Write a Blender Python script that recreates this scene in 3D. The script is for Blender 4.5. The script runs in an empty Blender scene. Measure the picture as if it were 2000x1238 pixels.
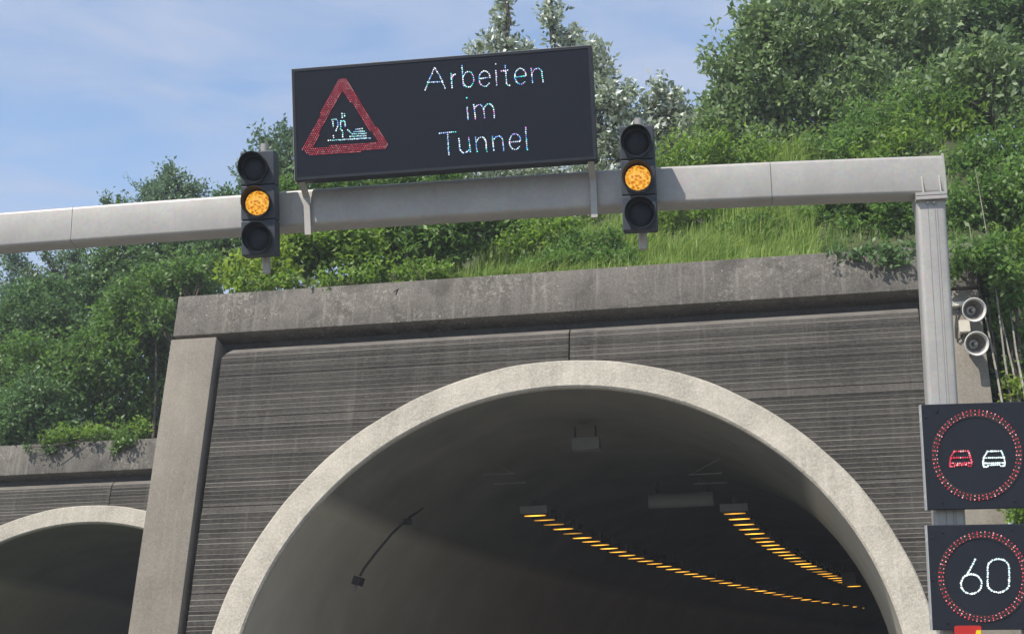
import bpy, bmesh, math, random
import numpy as np
from mathutils import Vector, Matrix
R = math.radians
random.seed(7)
SC = bpy.context.scene
COL = SC.collection
PI = math.pi

# ------------------------------------------------------------------ camera
F = 3000.0                      # focal length in photo pixels (photo is 2000 wide)
PITCH, ROLL = R(14.93), R(0.8)
PSI, BETA = R(10.72), R(12.82)  # yaw and batter of the portal face
cp, sp, cr, sr = math.cos(PITCH), math.sin(PITCH), math.cos(ROLL), math.sin(ROLL)
EYE = Vector((0, 0, 1.5))
def ray(px, py):
    X = (px-1000)/F; U = -(py-619)/F
    x = X*cr + U*sr; up = -X*sr + U*cr
    return Vector((x, cp-up*sp, sp+up*cp))
def at(px, py, y):
    d = ray(px, py); return EYE + d*(y/d.y)
cam = bpy.data.cameras.new('camera'); co = bpy.data.objects.new('camera', cam); COL.objects.link(co)
cam.sensor_width = 36; cam.lens = F/2000*36; cam.clip_end = 5000; cam.clip_start = 0.05
fw = ray(1000, 619).normalized(); rt = (ray(1100, 619)-ray(1000, 619)).normalized(); upv = rt.cross(fw)
m = Matrix((rt, upv, -fw)).transposed().to_4x4(); m.translation = EYE
co.matrix_world = m; SC.camera = co

def frame(o, x, y, z):
    m = Matrix((x.normalized(), y.normalized(), z.normalized())).transposed().to_4x4(); m.translation = o
    return m
def hit(fr, px, py, yoff=0.0):
    """pixel -> local point on the plane local Y = yoff of a frame"""
    inv = fr.inverted(); o = inv @ EYE; d = inv.to_3x3() @ ray(px, py)
    t = (yoff-o.y)/d.y; return o + d*t

# ------------------------------------------------------------------ helpers
def tag(o, label=None, cat=None, group=None, kind=None):
    if label: o['label'] = label
    if cat: o['category'] = cat
    if group: o['group'] = group
    if kind: o['kind'] = kind
    return o
def empty(name, mat, label=None, cat=None, group=None):
    o = bpy.data.objects.new(name, None); COL.objects.link(o); o.empty_display_size = .2
    o.matrix_world = mat if isinstance(mat, Matrix) else Matrix.Translation(mat)
    return tag(o, label, cat, group)
class MB:
    def __init__(s): s.v = []; s.f = []
    def add(s, vs, fs, M=None):
        b = len(s.v)
        s.v += [(M @ Vector(p))[:] if M else tuple(p) for p in vs]
        s.f += [tuple(i+b for i in f) for f in fs]
        return s
    def box(s, lo, hi, bev=0.0, M=None, seg=2):
        lo = Vector(lo); hi = Vector(hi); bm = bmesh.new()
        bmesh.ops.create_cube(bm, size=1)
        d = hi-lo; c = (hi+lo)/2
        for v in bm.verts: v.co = Vector((v.co.x*d.x, v.co.y*d.y, v.co.z*d.z))+c
        if bev > 0: bmesh.ops.bevel(bm, geom=list(bm.edges), offset=bev, segments=seg, profile=.5, affect='EDGES')
        bm.verts.index_update()
        s.add([v.co for v in bm.verts], [[v.index for v in f.verts] for f in bm.faces], M); bm.free(); return s
    def tube(s, pts, rad, n=8, cap=True):
        pts = [Vector(p) for p in pts]; rad = rad if isinstance(rad, (list, tuple)) else [rad]*len(pts)
        b = len(s.v); prev = None
        for i, p in enumerate(pts):
            t = (pts[min(i+1, len(pts)-1)]-pts[max(i-1, 0)])
            t = t.normalized() if t.length > 1e-9 else Vector((0, 0, 1))
            u = prev if prev else (Vector((1, 0, 0)) if abs(t.x) < .8 else Vector((0, 1, 0)))
            u = (u-t*u.dot(t)).normalized(); w = t.cross(u); prev = u
            for k in range(n):
                a = 2*PI*k/n; s.v.append((p+(u*math.cos(a)+w*math.sin(a))*rad[i])[:])
        for i in range(len(pts)-1):
            for k in range(n):
                k2 = (k+1) % n; s.f.append((b+i*n+k, b+i*n+k2, b+(i+1)*n+k2, b+(i+1)*n+k))
        if cap:
            s.f.append(tuple(b+k for k in range(n))[::-1]); s.f.append(tuple(b+(len(pts)-1)*n+k for k in range(n)))
        return s
    def lathe(s, prof, M=None, n=24, close=False):
        """prof: (r, y) pairs revolved about the local Y axis"""
        vs = []; fs = []
        for r, y in prof:
            for k in range(n):
                a = 2*PI*k/n; vs.append((r*math.cos(a), y, r*math.sin(a)))
        for i in range(len(prof)-1):
            for k in range(n):
                k2 = (k+1) % n; fs.append((i*n+k, i*n+k2, (i+1)*n+k2, (i+1)*n+k))
        if close:
            fs.append(tuple(range(n))); fs.append(tuple((len(prof)-1)*n+k for k in range(n))[::-1])
        return s.add(vs, fs, M)
    def prism(s, poly, y0, y1, M=None):
        """poly in (x,z), extruded along y"""
        n = len(poly); vs = [(x, y0, z) for x, z in poly]+[(x, y1, z) for x, z in poly]
        fs = [tuple(range(n)), tuple(range(2*n-1, n-1, -1))]+[(i, i+n, (i+1) % n+n, (i+1) % n) for i in range(n)]
        return s.add(vs, fs, M)
    def build(s, name, mat, parent=None, smooth=None, fixn=True):
        me = bpy.data.meshes.new(name); me.from_pydata(s.v, [], s.f); me.update()
        if fixn:
            bm = bmesh.new(); bm.from_mesh(me); bmesh.ops.recalc_face_normals(bm, faces=bm.faces); bm.to_mesh(me); bm.free()
        if smooth is not None:
            me.polygons.foreach_set('use_smooth', [True]*len(me.polygons)); me.set_sharp_from_angle(angle=R(smooth))
        me.materials.append(mat)
        o = bpy.data.objects.new(name, me); COL.objects.link(o)
        if parent: o.parent = parent
        return o
def copy_tree(o, parent=None):
    c = o.copy(); COL.objects.link(c); c.parent = parent
    for ch in list(o.children): copy_tree(ch, c)
    return c
T = Matrix.Translation

# ------------------------------------------------------------------ materials
def mat(name):
    m = bpy.data.materials.new(name); m.use_nodes = True; nt = m.node_tree; nt.nodes.clear()
    out = nt.nodes.new('ShaderNodeOutputMaterial')
    def N(t, **kw):
        n = nt.nodes.new('ShaderNode'+t)
        for k, v in kw.items():
            if k.startswith('i_'):
                key = k[2:]; key = int(key) if key.isdigit() else key.replace('_', ' ')
                if isinstance(v, bpy.types.NodeSocket): nt.links.new(v, n.inputs[key])
                else: n.inputs[key].default_value = v
            else: setattr(n, k, v)
        return n
    return m, nt, N, out
def c4(c): return (c[0], c[1], c[2], 1)
def ramp(N, fac, stops):
    n = N('ValToRGB', i_0=fac); cr_ = n.color_ramp
    while len(cr_.elements) < len(stops): cr_.elements.new(.5)
    for e, (p, c) in zip(cr_.elements, stops): e.position = p; e.color = c4(c) if isinstance(c, tuple) else (c, c, c, 1)
    return n.outputs[0]
def mixc(N, fac, a, b, mode='MIX'):
    n = N('Mix', data_type='RGBA', blend_type=mode)
    L = n.id_data.links
    for k, v in ((0, fac), (6, a), (7, b)):
        if isinstance(v, bpy.types.NodeSocket): L.new(v, n.inputs[k])
        else: n.inputs[k].default_value = c4(v) if isinstance(v, tuple) else v
    return n.outputs[2]
def noise(N, vec, scale, detail=5, rough=.55, dist=0):
    return N('TexNoise', i_Vector=vec, i_Scale=scale, i_Detail=detail, i_Roughness=rough, i_Distortion=dist).outputs[0]
def mapping(N, vec, scale=(1, 1, 1), loc=(0, 0, 0)):
    return N('Mapping', i_Vector=vec, i_Scale=scale, i_Location=loc).outputs[0]

def concrete(name, base, dark, light, streak=.5, specks=0.0, pit=.5, rough=.92, mott=1.2, bumpd=.01, ledge_light=None, aniso=(1, 1, 1), lichen=0.):
    m, nt, N, out = mat(name); L = nt.links
    co_ = N('TexCoord').outputs['Object']
    big = noise(N, co_, mott, 6, .6)
    col = mixc(N, ramp(N, big, [(.32, 0.), (.68, 1.)]), dark, base)
    st = noise(N, mapping(N, co_, (2.6, 2.6, .14)), 1.6, 6, .62, .2)
    mask = ramp(N, noise(N, co_, .55, 3, .5), [(.38, 0.), (.66, 1.)])
    stf = N('Math', operation='MULTIPLY', i_0=ramp(N, st, [(.40, streak), (.62, 0.)]), i_1=mask)
    col = mixc(N, stf.outputs[0], col, tuple(x*.6 for x in dark))
    st2 = noise(N, mapping(N, co_, (4, 4, .3), (7, 3, 1)), 2.2, 4, .6)
    col = mixc(N, ramp(N, st2, [(.56, 0.), (.72, .55*min(1, streak*1.6))]), col, light)
    fine = noise(N, mapping(N, co_, aniso), 26, 5, .7)
    col = mixc(N, ramp(N, fine, [(.42, .0), (.75, .6)]), col, light)
    pits = noise(N, co_, 60, 3, .6)
    col = mixc(N, ramp(N, pits, [(.28, pit), (.42, 0.)]), col, tuple(x*.4 for x in dark))
    if specks > 0:
        chip = noise(N, mapping(N, co_, (1, 1, 1.7)), 9.5, 2, .5)
        col = mixc(N, ramp(N, chip, [(.80-.12*specks, 0.), (.82-.12*specks, .8)]), col, (.58, .54, .47))
    if lichen > 0:
        lm = ramp(N, noise(N, co_, .8, 3, .5), [(.46, 0.), (.60, lichen)])
        lf = N('Math', operation='MULTIPLY', i_0=ramp(N, noise(N, co_, 15, 7, .75), [(.52, 0.), (.60, 1.)]), i_1=lm)
        col = mixc(N, lf.outputs[0], col, (.40, .375, .31))
        dk = N('Math', operation='MULTIPLY', i_0=ramp(N, noise(N, co_, 1.9, 6, .7, .4), [(.52, 0.), (.66, 1.)]), i_1=.6)
        col = mixc(N, dk.outputs[0], col, tuple(x*.55 for x in dark))
    if ledge_light:  # up-facing ledges and bevel painted paler: clean concrete plus sunlight put into the colour
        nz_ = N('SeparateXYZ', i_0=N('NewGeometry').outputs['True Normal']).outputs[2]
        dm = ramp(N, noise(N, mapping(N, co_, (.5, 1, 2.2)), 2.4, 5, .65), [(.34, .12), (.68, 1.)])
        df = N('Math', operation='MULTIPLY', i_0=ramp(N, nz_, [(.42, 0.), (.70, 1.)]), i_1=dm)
        col = mixc(N, df.outputs[0], col, ledge_light)
    h = N('Math', operation='ADD', i_0=noise(N, mapping(N, co_, aniso), 18, 6, .7), i_1=noise(N, co_, 3, 3, .5))
    b = N('Bump', i_Strength=.55, i_Distance=bumpd, i_Height=h.outputs[0])
    p = N('BsdfPrincipled', i_Base_Color=col, i_Roughness=rough, i_Normal=b.outputs[0])
    p.inputs['Specular IOR Level'].default_value = .2
    L.new(p.outputs[0], out.inputs[0]); return m
def plain(name, c, rough=.6, metal=0., var=.12, scale=6., bump=0., spec=.4):
    m, nt, N, out = mat(name); co_ = N('TexCoord').outputs['Object']
    n1 = noise(N, co_, scale, 5, .6)
    col = mixc(N, ramp(N, n1, [(.3, 0.), (.7, 1.)]), tuple(x*(1-var) for x in c), tuple(min(1, x*(1+var)) for x in c))
    kw = {}
    if bump: kw['i_Normal'] = N('Bump', i_Strength=.4, i_Distance=bump, i_Height=noise(N, co_, scale*8, 4, .6)).outputs[0]
    p = N('BsdfPrincipled', i_Base_Color=col, i_Roughness=rough, i_Metallic=metal, **kw)
    p.inputs['Specular IOR Level'].default_value = spec
    nt.links.new(p.outputs[0], out.inputs[0]); return m
def galv(name, c, rough=.5, streak=.4):
    m, nt, N, out = mat(name); co_ = N('TexCoord').outputs['Object']
    sp_ = N('TexVoronoi', i_Vector=co_, i_Scale=34.).outputs['Color']
    col = mixc(N, .07, c, sp_, 'OVERLAY')
    n1 = noise(N, co_, 2.5, 5, .6)
    col = mixc(N, ramp(N, n1, [(.35, streak), (.62, 0.)]), col, tuple(x*.78 for x in c))
    n2 = noise(N, mapping(N, co_, (9, 9, .5)), 1.3, 4, .6)
    col = mixc(N, ramp(N, n2, [(.58, 0.), (.75, .35)]), col, tuple(x*.7 for x in c))
    p = N('BsdfPrincipled', i_Base_Color=col, i_Roughness=rough, i_Metallic=.25)
    p.inputs['Specular IOR Level'].default_value = .35
    nt.links.new(p.outputs[0], out.inputs[0]); return m
def emit_attr(name, strength):
    m, nt, N, out = mat(name)
    a = N('Attribute', attribute_name='led')
    p = N('BsdfPrincipled', i_Base_Color=(.02, .02, .02, 1), i_Roughness=.4, i_Emission_Color=a.outputs['Color'], i_Emission_Strength=strength)
    nt.links.new(p.outputs[0], out.inputs[0]); return m
def leafmat(name, c1, c2, under=None, trans=.3, gloss=.35):
    """c1..c2 leaf colours by per-leaf tint, under: colour of the leaf's underside"""
    c1 = tuple(x*1.4 for x in c1); c2 = tuple(x*1.5 for x in c2)
    m, nt, N, out = mat(name)
    a = N('Attribute', attribute_name='tint').outputs['Fac']
    col = mixc(N, a, c1, c2)
    tcol = mixc(N, a, tuple(min(1, x*1.5) for x in c1), tuple(min(1, x*1.6) for x in c2))
    if under:
        g = N('NewGeometry').outputs['Backfacing']
        col = mixc(N, g, col, under)
    p = N('BsdfPrincipled', i_Base_Color=col, i_Roughness=.5); p.inputs['Specular IOR Level'].default_value = gloss
    t = N('BsdfTranslucent', i_Color=tcol)
    mx = N('MixShader', i_0=trans, i_1=p.outputs[0], i_2=t.outputs[0])
    nt.links.new(mx.outputs[0], out.inputs[0]); return m

M_coping = concrete('coping_concrete', (.155, .140, .121), (.096, .088, .077), (.27, .245, .21), .8, .35, .7, mott=.9, lichen=.42)
M_pil = concrete('pilaster_concrete', (.235, .207, .168), (.175, .155, .127), (.29, .26, .215), .35, .06, .6)
M_ring = concrete('ring_concrete', (.50, .455, .375), (.33, .30, .245), (.64, .59, .50), .4, .0, 1., mott=1.7, bumpd=.035)
M_panel = concrete('panel_concrete', (.100, .091, .080), (.060, .055, .049), (.165, .150, .130), .6, .10, .8, mott=.8, bumpd=.02, ledge_light=(.18, .162, .137), aniso=(.6, 1, 1.2))
M_recess = concrete('recess_concrete', (.09, .088, .085), (.05, .05, .05), (.12, .12, .115), .4, 0)
M_road = concrete('road_asphalt', (.20, .19, .175), (.15, .145, .135), (.25, .24, .22), .0, 0, .4)
M_galv = galv('galvanised_steel', (.40, .38, .35), streak=.6)
M_galvd = galv('steel_bracket', (.40, .375, .34))
M_black = plain('black_housing', (.014, .017, .025), .55, 0, .15, 5)
M_face = plain('display_face', (.016, .019, .027), .5, 0, .10, 3, spec=.2)
M_house = plain('signal_housing', (.042, .05, .062), .6, 0, .12, 5)
M_visor = plain('signal_visor', (.012, .014, .018), .65, 0, .15, 8)
M_lensd = plain('dark_lens', (.013, .016, .022), .5, 0, .2, 30, spec=.25)
M_rim = plain('pale_edge', (.42, .42, .41), .5, .2, .1)
M_horn = plain('horn_white', (.62, .60, .55), .5, 0, .08, 9)
M_throat = plain('horn_throat_shaded', (.17, .15, .135), .7, 0, .15, 20)  # shade inside the white horn put into the colour
M_boxm = plain('beige_box', (.46, .43, .36), .6, 0, .1, 8)
M_cable = plain('cable_black', (.015, .015, .016), .6)
M_lampbox = plain('lamp_box', (.16, .16, .155), .6, 0, .08)
M_bark = plain('bark', (.10, .082, .062), .9, 0, .35, 9, .01)
M_barkp = plain('pale_bark', (.26, .24, .20), .9, 0, .35, 9, .01)
M_red = plain('red_paint', (.50, .025, .02), .45, 0, .06)
M_yel = plain('yellow_paint', (.80, .62, .02), .45, 0, .06)
M_soil = plain('soil', (.055, .065, .025), .95, 0, .5, 1.3, .03)

# tunnel lining: pale paint up to a line on the wall, sooty grey vault above
m, nt, N, out = mat('tunnel_lining'); co_ = N('TexCoord').outputs['Object']
n1 = noise(N, co_, .8, 5, .6)
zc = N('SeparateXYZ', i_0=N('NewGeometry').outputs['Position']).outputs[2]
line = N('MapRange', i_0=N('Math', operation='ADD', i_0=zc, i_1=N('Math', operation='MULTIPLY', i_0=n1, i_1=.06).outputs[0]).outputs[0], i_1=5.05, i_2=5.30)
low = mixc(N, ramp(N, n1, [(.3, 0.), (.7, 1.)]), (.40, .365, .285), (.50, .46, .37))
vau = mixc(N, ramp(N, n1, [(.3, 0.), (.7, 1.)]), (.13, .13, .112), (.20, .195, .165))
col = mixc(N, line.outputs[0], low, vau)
p = N('BsdfPrincipled', i_Base_Color=col, i_Roughness=.75); nt.links.new(p.outputs[0], out.inputs[0]); M_lining = m

# amber signal lens, lit: dimpled glass
m, nt, N, out = mat('amber_lens'); co_ = N('TexCoord').outputs['Object']
vo = N('TexVoronoi', i_Vector=co_, i_Scale=36., feature='F1'); no_ = noise(N, co_, 46, 3, .6)
f = N('Math', operation='ADD', i_0=N('Math', operation='MULTIPLY', i_0=vo.outputs['Distance'], i_1=.9).outputs[0], i_1=N('Math', operation='MULTIPLY', i_0=no_, i_1=.55).outputs[0])
col = ramp(N, f.outputs[0], [(.42, (.34, .075, .002)), (.62, (.78, .25, .007)), (.88, (1.0, .58, .08))])
p = N('BsdfPrincipled', i_Base_Color=(.3, .12, .01, 1), i_Roughness=.3, i_Emission_Color=col, i_Emission_Strength=.66)
nt.links.new(p.outputs[0], out.inputs[0]); M_amber = m
m, nt, N, out = mat('sodium_lamp')
ax_ = N('Math', operation='ABSOLUTE', i_0=N('SeparateXYZ', i_0=N('TexCoord').outputs['Object']).outputs[0])
fall = N('MapRange', i_0=ax_.outputs[0], i_1=.04, i_2=.21, i_3=1., i_4=.28)
stg = N('Math', operation='MULTIPLY', i_0=N('MapRange', i_0=N('ObjectInfo').outputs['Random'], i_3=.6, i_4=2.8).outputs[0], i_1=fall.outputs[0])
p = N('BsdfPrincipled', i_Base_Color=(.5, .4, .1, 1), i_Emission_Color=(1, .46, .045, 1), i_Emission_Strength=stg.outputs[0])
nt.links.new(p.outputs[0], out.inputs[0]); M_sodium = m
M_led = emit_attr('led_dots', 1.1)

# ------------------------------------------------------------------ frames of the place
H = Vector((math.cos(PSI), -math.sin(PSI), 0)); B = Vector((math.sin(PSI), math.cos(PSI), 0))
UV = Vector((math.sin(BETA)*math.sin(PSI), math.sin(BETA)*math.cos(PSI), math.cos(BETA)))
YI = -(H.cross(UV))                          # into the wall
if YI.y < 0: YI = -YI
C0 = at(1110, 1000, 24.5)
B0 = 4.9                                     # local z = b + B0
FP = frame(C0-UV*B0, H, YI, UV)              # main portal frame
def gz(a, s): return C0 + H*a + B*s          # point over the ground plan

# ------------------------------------------------------------------ portals
def ring_mb(ca, cb, r0, r1, y0, y1, n=96, a0=0.0, a1=PI, jit=0.0):
    mb = MB(); rows = []
    for i in range(n+1):
        t = a0+(a1-a0)*i/n
        j = 1+jit*(math.sin(t*23.0)+math.sin(t*11.3+1)+.6*math.sin(t*41))
        rows.append([(ca+r*math.cos(t), y, cb+r*math.sin(t)) for r, y in ((r0, y0+.10), (r0, y0+.03), (r0+.03, y0), (r1*j-.025, y0), (r1*j, y0+.025), (r1*j, y1))])
    vs = [p for row in rows for p in row]; fs = []
    for i in range(n):
        for k in range(5): fs.append((i*6+k, i*6+k+1, (i+1)*6+k+1, (i+1)*6+k))
    return mb.add(vs, fs)
def panel_mb(aL, aR, bB, bT, ca, cb, rr, y=0.0, bevel=False, rnd=None, chamf=False):
    """ribbed wall panel, its surface cut away inside the arch (the cut runs under the ring)"""
    mb = MB(); prof = [(bB, .06), (bB+.006, .0)]; b = bB+.06
    top = bT-(.12 if bevel else .02); d = .034
    while b < top-.10:
        o = rnd.uniform(-.004, .005); w = rnd.uniform(.068, .098); dd = d*rnd.uniform(.55, 1.25)
        prof += [(b, o), (b+w-.024, o-dd*.75), (b+w-.003, o+.003)]; b += w
    prof += [(top, 0.)]
    if bevel: prof += [(bT-.02, .085), (bT, .11), (bT+.005, .38)]
    else: prof += [(bT-.006, .0), (bT, .06)]
    fine = []
    for (b1, y1), (b2, y2) in zip(prof[:-1], prof[1:]):
        k = max(1, int((b2-b1)/.05)); fine += [(b1+(b2-b1)*i/k, y1+(y2-y1)*i/k) for i in range(k)]
    fine.append(prof[-1])
    def segs(b):
        dz = b-cb
        if abs(dz) >= rr: return None
        w = math.sqrt(rr*rr-dz*dz); return ca-w, ca+w
    def spans(b):
        sg = segs(b); L = aL
        if chamf and b > bT-.20: L = aL+.16*(b-(bT-.20))/.20
        if not sg: return [(L, aR)]
        r = []
        if sg[0] > L+.01: r.append((L, min(sg[0], aR)))
        if sg[1] < aR-.01: r.append((max(sg[1], L), aR))
        return r
    for (b1, y1), (b2, y2) in zip(fine[:-1], fine[1:]):
        s1, s2 = spans(b1), spans(b2)
        if len(s1) != len(s2):
            bb = (b1+b2)/2; s1 = s2 = spans(b2 if len(s2) < len(s1) else b1) if not spans(bb) else spans(bb)
        for (l1, r1), (l2, r2) in zip(s1, s2):
            if r1-l1 < .02 and r2-l2 < .02: continue
            n = max(1, int((max(r1, r2)-min(l1, l2))/1.2)); vs = []; fs = []
            for i in range(n+1):
                t = i/n; vs += [(l1+(r1-l1)*t, y+y1, b1+B0), (l2+(r2-l2)*t, y+y2, b2+B0)]
            for i in range(n): fs.append((2*i, 2*i+2, 2*i+3, 2*i+1))
            mb.add(vs, fs)
        # panel side edges so that the joint has depth
        if s1 and s2:
            for (l, l2, e) in ((s1[0][0], s2[0][0], 0), (s1[-1][1], s2[-1][1], 1)):
                if (e == 0 and abs(l-aL) < .2) or (e == 1 and abs(l-aR) < .02):
                    mb.add([(l, y+y1, b1+B0), (l2, y+y2, b2+B0), (l2, y+.39, b2+B0), (l, y+.39, b1+B0)], [(0, 1, 2, 3)])
    return mb
def portal(fr, name, label, aL, aR, ca, cb, r0, r1, btop, bcop, bpan, rows, colsplit, pil, pilw, seed, foot):
    rnd = random.Random(seed)
    root = empty(name, fr, label, 'tunnel portal')
    zz = lambda b: b+B0
    # recess / backing wall with arch hole
    mb = MB(); n = 80; rr = r1-.12
    outer = []; inner = []
    for i in range(n+1):
        t = PI*i/n; inner.append((ca+rr*math.cos(t), .4, zz(cb)+rr*math.sin(t)))
    vs = []; fs = []
    L, Rr, Tt = aL+.02, aR-.02, zz(bcop)+.02
    for i in range(n+1):
        x, y, z = inner[i]; vs += [(x, y, z), (x, y, Tt)]
    for i in range(n): fs.append((2*i, 2*i+1, 2*i+3, 2*i+2))
    zb = zz(cb)
    vs += [(Rr, .4, zb), (Rr, .4, Tt), (L, .4, zb), (L, .4, Tt)]; k = 2*(n+1)
    fs += [(0, k, k+1, 1), (2*n, 2*n+1, k+3, k+2)]
    mb.add(vs, fs)
    mb.add([(ca+rr, .4, zb), (Rr, .4, zb), (Rr, .4, foot), (ca+rr, .4, foot)], [(0, 1, 2, 3)])
    mb.add([(L, .4, zb), (ca-rr, .4, zb), (ca-rr, .4, foot), (L, .4, foot)], [(0, 1, 2, 3)])
    mb.build('backing_wall', M_recess, root)
    # coping beam
    mb = MB(); mb.box((aL, -.04, zz(bcop)), (aR, .55, zz(btop)), .02)
    cop = mb.build('coping', M_coping, root, 30)
    # ribbed panels
    for i in range(len(rows)-1):
        bT, bB = rows[i], rows[i+1]
        pl, pr = aL+pil[0], aR-pil[1]
        sp_ = colsplit if i == 0 else ca
        for (l, r) in ((pl, sp_-.012), (sp_+.012, pr)):
            bmn = panel_mb(l, r, bB+.004, bT, ca, cb, r1-.10, 0., i == 0, rnd, i == 0 and l == pl)
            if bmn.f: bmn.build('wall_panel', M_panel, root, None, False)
    # pilasters
    for sx, w in ((0, pilw[0]), (1, pilw[1])):
        if w <= 0: continue
        x0, x1 = (aL, aL+w) if sx == 0 else (aR-w, aR)
        MB().box((x0, -.09, foot), (x1, .5, zz(bcop)-.085), .022).build('pilaster', M_pil, root, 30)
    # ring round the mouth and its soffit
    rb = ring_mb(ca, zz(cb), r0, r1, -PR, .02, 160, -.22, PI+.22, .0006)
    rb.build('arch_ring', M_ring, root, 35)
    return root
def proud(fr, ca, cb, yp):
    """circle measured on the wall plane -> the same outline on a plane yp in front of it"""
    e = fr.inverted() @ EYE; k = (-yp-e.y)/(-e.y)
    return e.x+(ca-e.x)*k, (e.z-B0)+(cb+B0-(e.z))*k+0.0, k
PR = .30
_a, _b, KR = proud(FP, -.16, -3.06, PR)
ARC = (_a, _b)
portal1 = portal(FP, 'tunnel_portal', 'large concrete portal with ribbed dark wall panels and the full pale arch under the gantry', -7.19, 6.69, ARC[0], ARC[1], 5.27*KR, 5.77*KR, 4.41, 3.60,
       3.33, [3.33, 1.96, .34, -1.16, -2.6, -4.6], -.02, (.97, .97), (.86, .86), 3, -.2)
# side walls and roof slab of the portal box, running back into the hill
mb = MB(); mb.box((-7.15, .56, -.2), (-6.6, 12, 9.0)); mb.box((6.1, .56, -.2), (6.65, 6, 9.0)); mb.box((-6.58, .56, 8.6), (6.08, 6, 9.0))
mb.build('portal_box', M_recess, portal1)

FP2 = frame(C0+B*8.8-UV*B0, H, YI, UV)
def ab2(px, py): q = hit(FP2, px, py); return q.x, q.z-B0
R0b, R1b = 5.42, 5.86
ca2, cb2 = -12.82, -3.945
ca2, cb2, KR2 = proud(FP2, ca2, cb2, PR); R0b *= KR2; R1b *= KR2
bt2 = ab2(150, 864)[1]; bc2 = ab2(150, 923)[1]; bp2 = ab2(150, 941)[1]
portal2 = portal(FP2, 'tunnel_portal', 'lower tunnel portal set back to the left, half hidden behind the tall pilaster', ca2-8.2, -6.6, ca2, cb2, R0b, R1b, bt2, bc2, bp2,
       [bp2, bp2-1.5, bp2-3.1, bp2-4.7, bp2-6.3], ab2(220, 940)[0], (.97, .03), (.86, 0), 5, -1.5)

# tunnel tubes: swept from the mouth along the tunnel's own curved centre line
def tube_lining(fr, parent, ca, cb, r, path, hfoot, nm='tunnel_lining'):
    inv = parent.matrix_world.inverted(); n = 64
    base = []
    for i in range(n+1):
        t = -.32+(PI+.64)*i/n
        base.append(fr @ Vector((ca+r*math.cos(t), -PR+.10, cb+B0+r*math.sin(t))))
    c = fr @ Vector((ca, -PR+.10, cb+B0)); mb = MB(); K = len(path)
    pts = []
    for (dx, dy, yaw) in path:
        for p in base:
            off = p-c
            # turn the section with the curve, keep the mouth on the battered face
            q = Vector((off.x*math.cos(yaw)+off.y*math.sin(yaw), -off.x*math.sin(yaw)+off.y*math.cos(yaw), off.z))
            pts.append(inv @ (c+q+Vector((dx, dy, 0))))
    fs = []
    for k in range(K-1):
        for i in range(n): fs.append((k*(n+1)+i, k*(n+1)+i+1, (k+1)*(n+1)+i+1, (k+1)*(n+1)+i))
    fs.append(tuple((K-1)*(n+1)+i for i in range(n+1)))  # unseen end cap, added to keep sky light out of the tube
    mb.add(pts, fs)
    return mb.build(nm, M_lining, parent, 40)
cl = [(24.7, .75), (26, 1.0), (28, 1.38), (30, 1.85), (33, 2.8), (36, 3.95), (39, 5.1), (42, 6.3), (45, 7.6), (48, 9.0), (52, 11.1), (56, 13.4), (60, 16.0), (65, 19.6), (72, 25.3)]
path = []
for i, (y, x) in enumerate(cl):
    a, b = cl[max(i-1, 0)], cl[min(i+1, len(cl)-1)]
    ang = math.atan2(b[1]-a[1], b[0]-a[0])-PSI
    path.append((x-cl[0][1], y-cl[0][0], max(0, ang) if i else 0))
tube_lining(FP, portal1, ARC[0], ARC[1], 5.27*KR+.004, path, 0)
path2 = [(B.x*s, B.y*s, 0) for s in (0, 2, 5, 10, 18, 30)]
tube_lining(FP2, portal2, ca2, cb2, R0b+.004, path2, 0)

# ------------------------------------------------------------------ things on the portal and in the tunnel
def horn(px, py, rpx, label):
    fr0 = FP
    p = hit(fr0, px, py, -.52)
    w = fr0 @ p
    # axis points toward the road and a bit to the right of the wall's normal
    ax = (-(B)*1.0 + H*.16 + Vector((0, 0, -.20))).normalized()
    y = -ax; x = Vector((1, 0, 0)); x = (x-y*x.dot(y)).normalized(); z = x.cross(y)
    M = frame(w, x, y, z)
    root = empty('loudspeaker', M, label, 'loudspeaker', 'horn loudspeakers on the right pilaster')
    r = .182
    hornp = MB().lathe([(r, -.005), (r+.012, .0), (r+.010, .012), (r*.80, .07), (r*.55, .14), (r*.42, .20), (r*.42, .21), (r*.40, .21), (r*.56, .142), (r*.80, .074), (r*.84, .050), (r-.004, .004), (r, -.005)], None, 40).build('horn', M_horn, root, 50)
    MB().lathe([(r*.83, .045), (r*.74, .066), (r*.53, .132), (r*.38, .20), (.001, .205)], None, 40).build('throat', M_throat, hornp, 50)
    MB().lathe([(0.001, .035), (.028, .036), (.036, .055), (.036, .19), (.001, .195)], None, 24).build('phase_plug', M_lampbox, hornp, 40)
    MB().lathe([(.001, .19), (.085, .195), (.095, .22), (.095, .36), (.07, .39), (.001, .395)], None, 28).build('driver', M_horn, root, 40)
    mb = MB(); mb.box((-.02, .20, .09), (.02, .40, .11)); mb.box((-.025, .37, -.15), (.025, .385, .15)); mb.build('mounting_bracket', M_boxm, root)
    return root
horn(1903, 605, 22, 'upper white horn loudspeaker on the concrete pilaster right of the post')
horn(1908, 671, 22, 'lower white horn loudspeaker just above the no overtaking display')
q = hit(FP, 1884, 640, -.2)
jb = empty('junction_box', frame(FP @ q, H, YI, UV), 'small beige junction box between the two horn loudspeakers', 'junction box')
MB().box((-.085, -.06, -.10), (.075, .09, .10), .008).build('case', M_boxm, jb)
MB().box((-.09, -.075, -.105), (.08, -.062, .105), .006).build('lid', M_boxm, jb)
mb = MB()
for k in range(3): mb.tube([(-.04+.035*k, 0, -.10), (-.04+.035*k, 0, -.135)], .012, 8)
mb.build('cable_gland', M_cable, jb)
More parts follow.
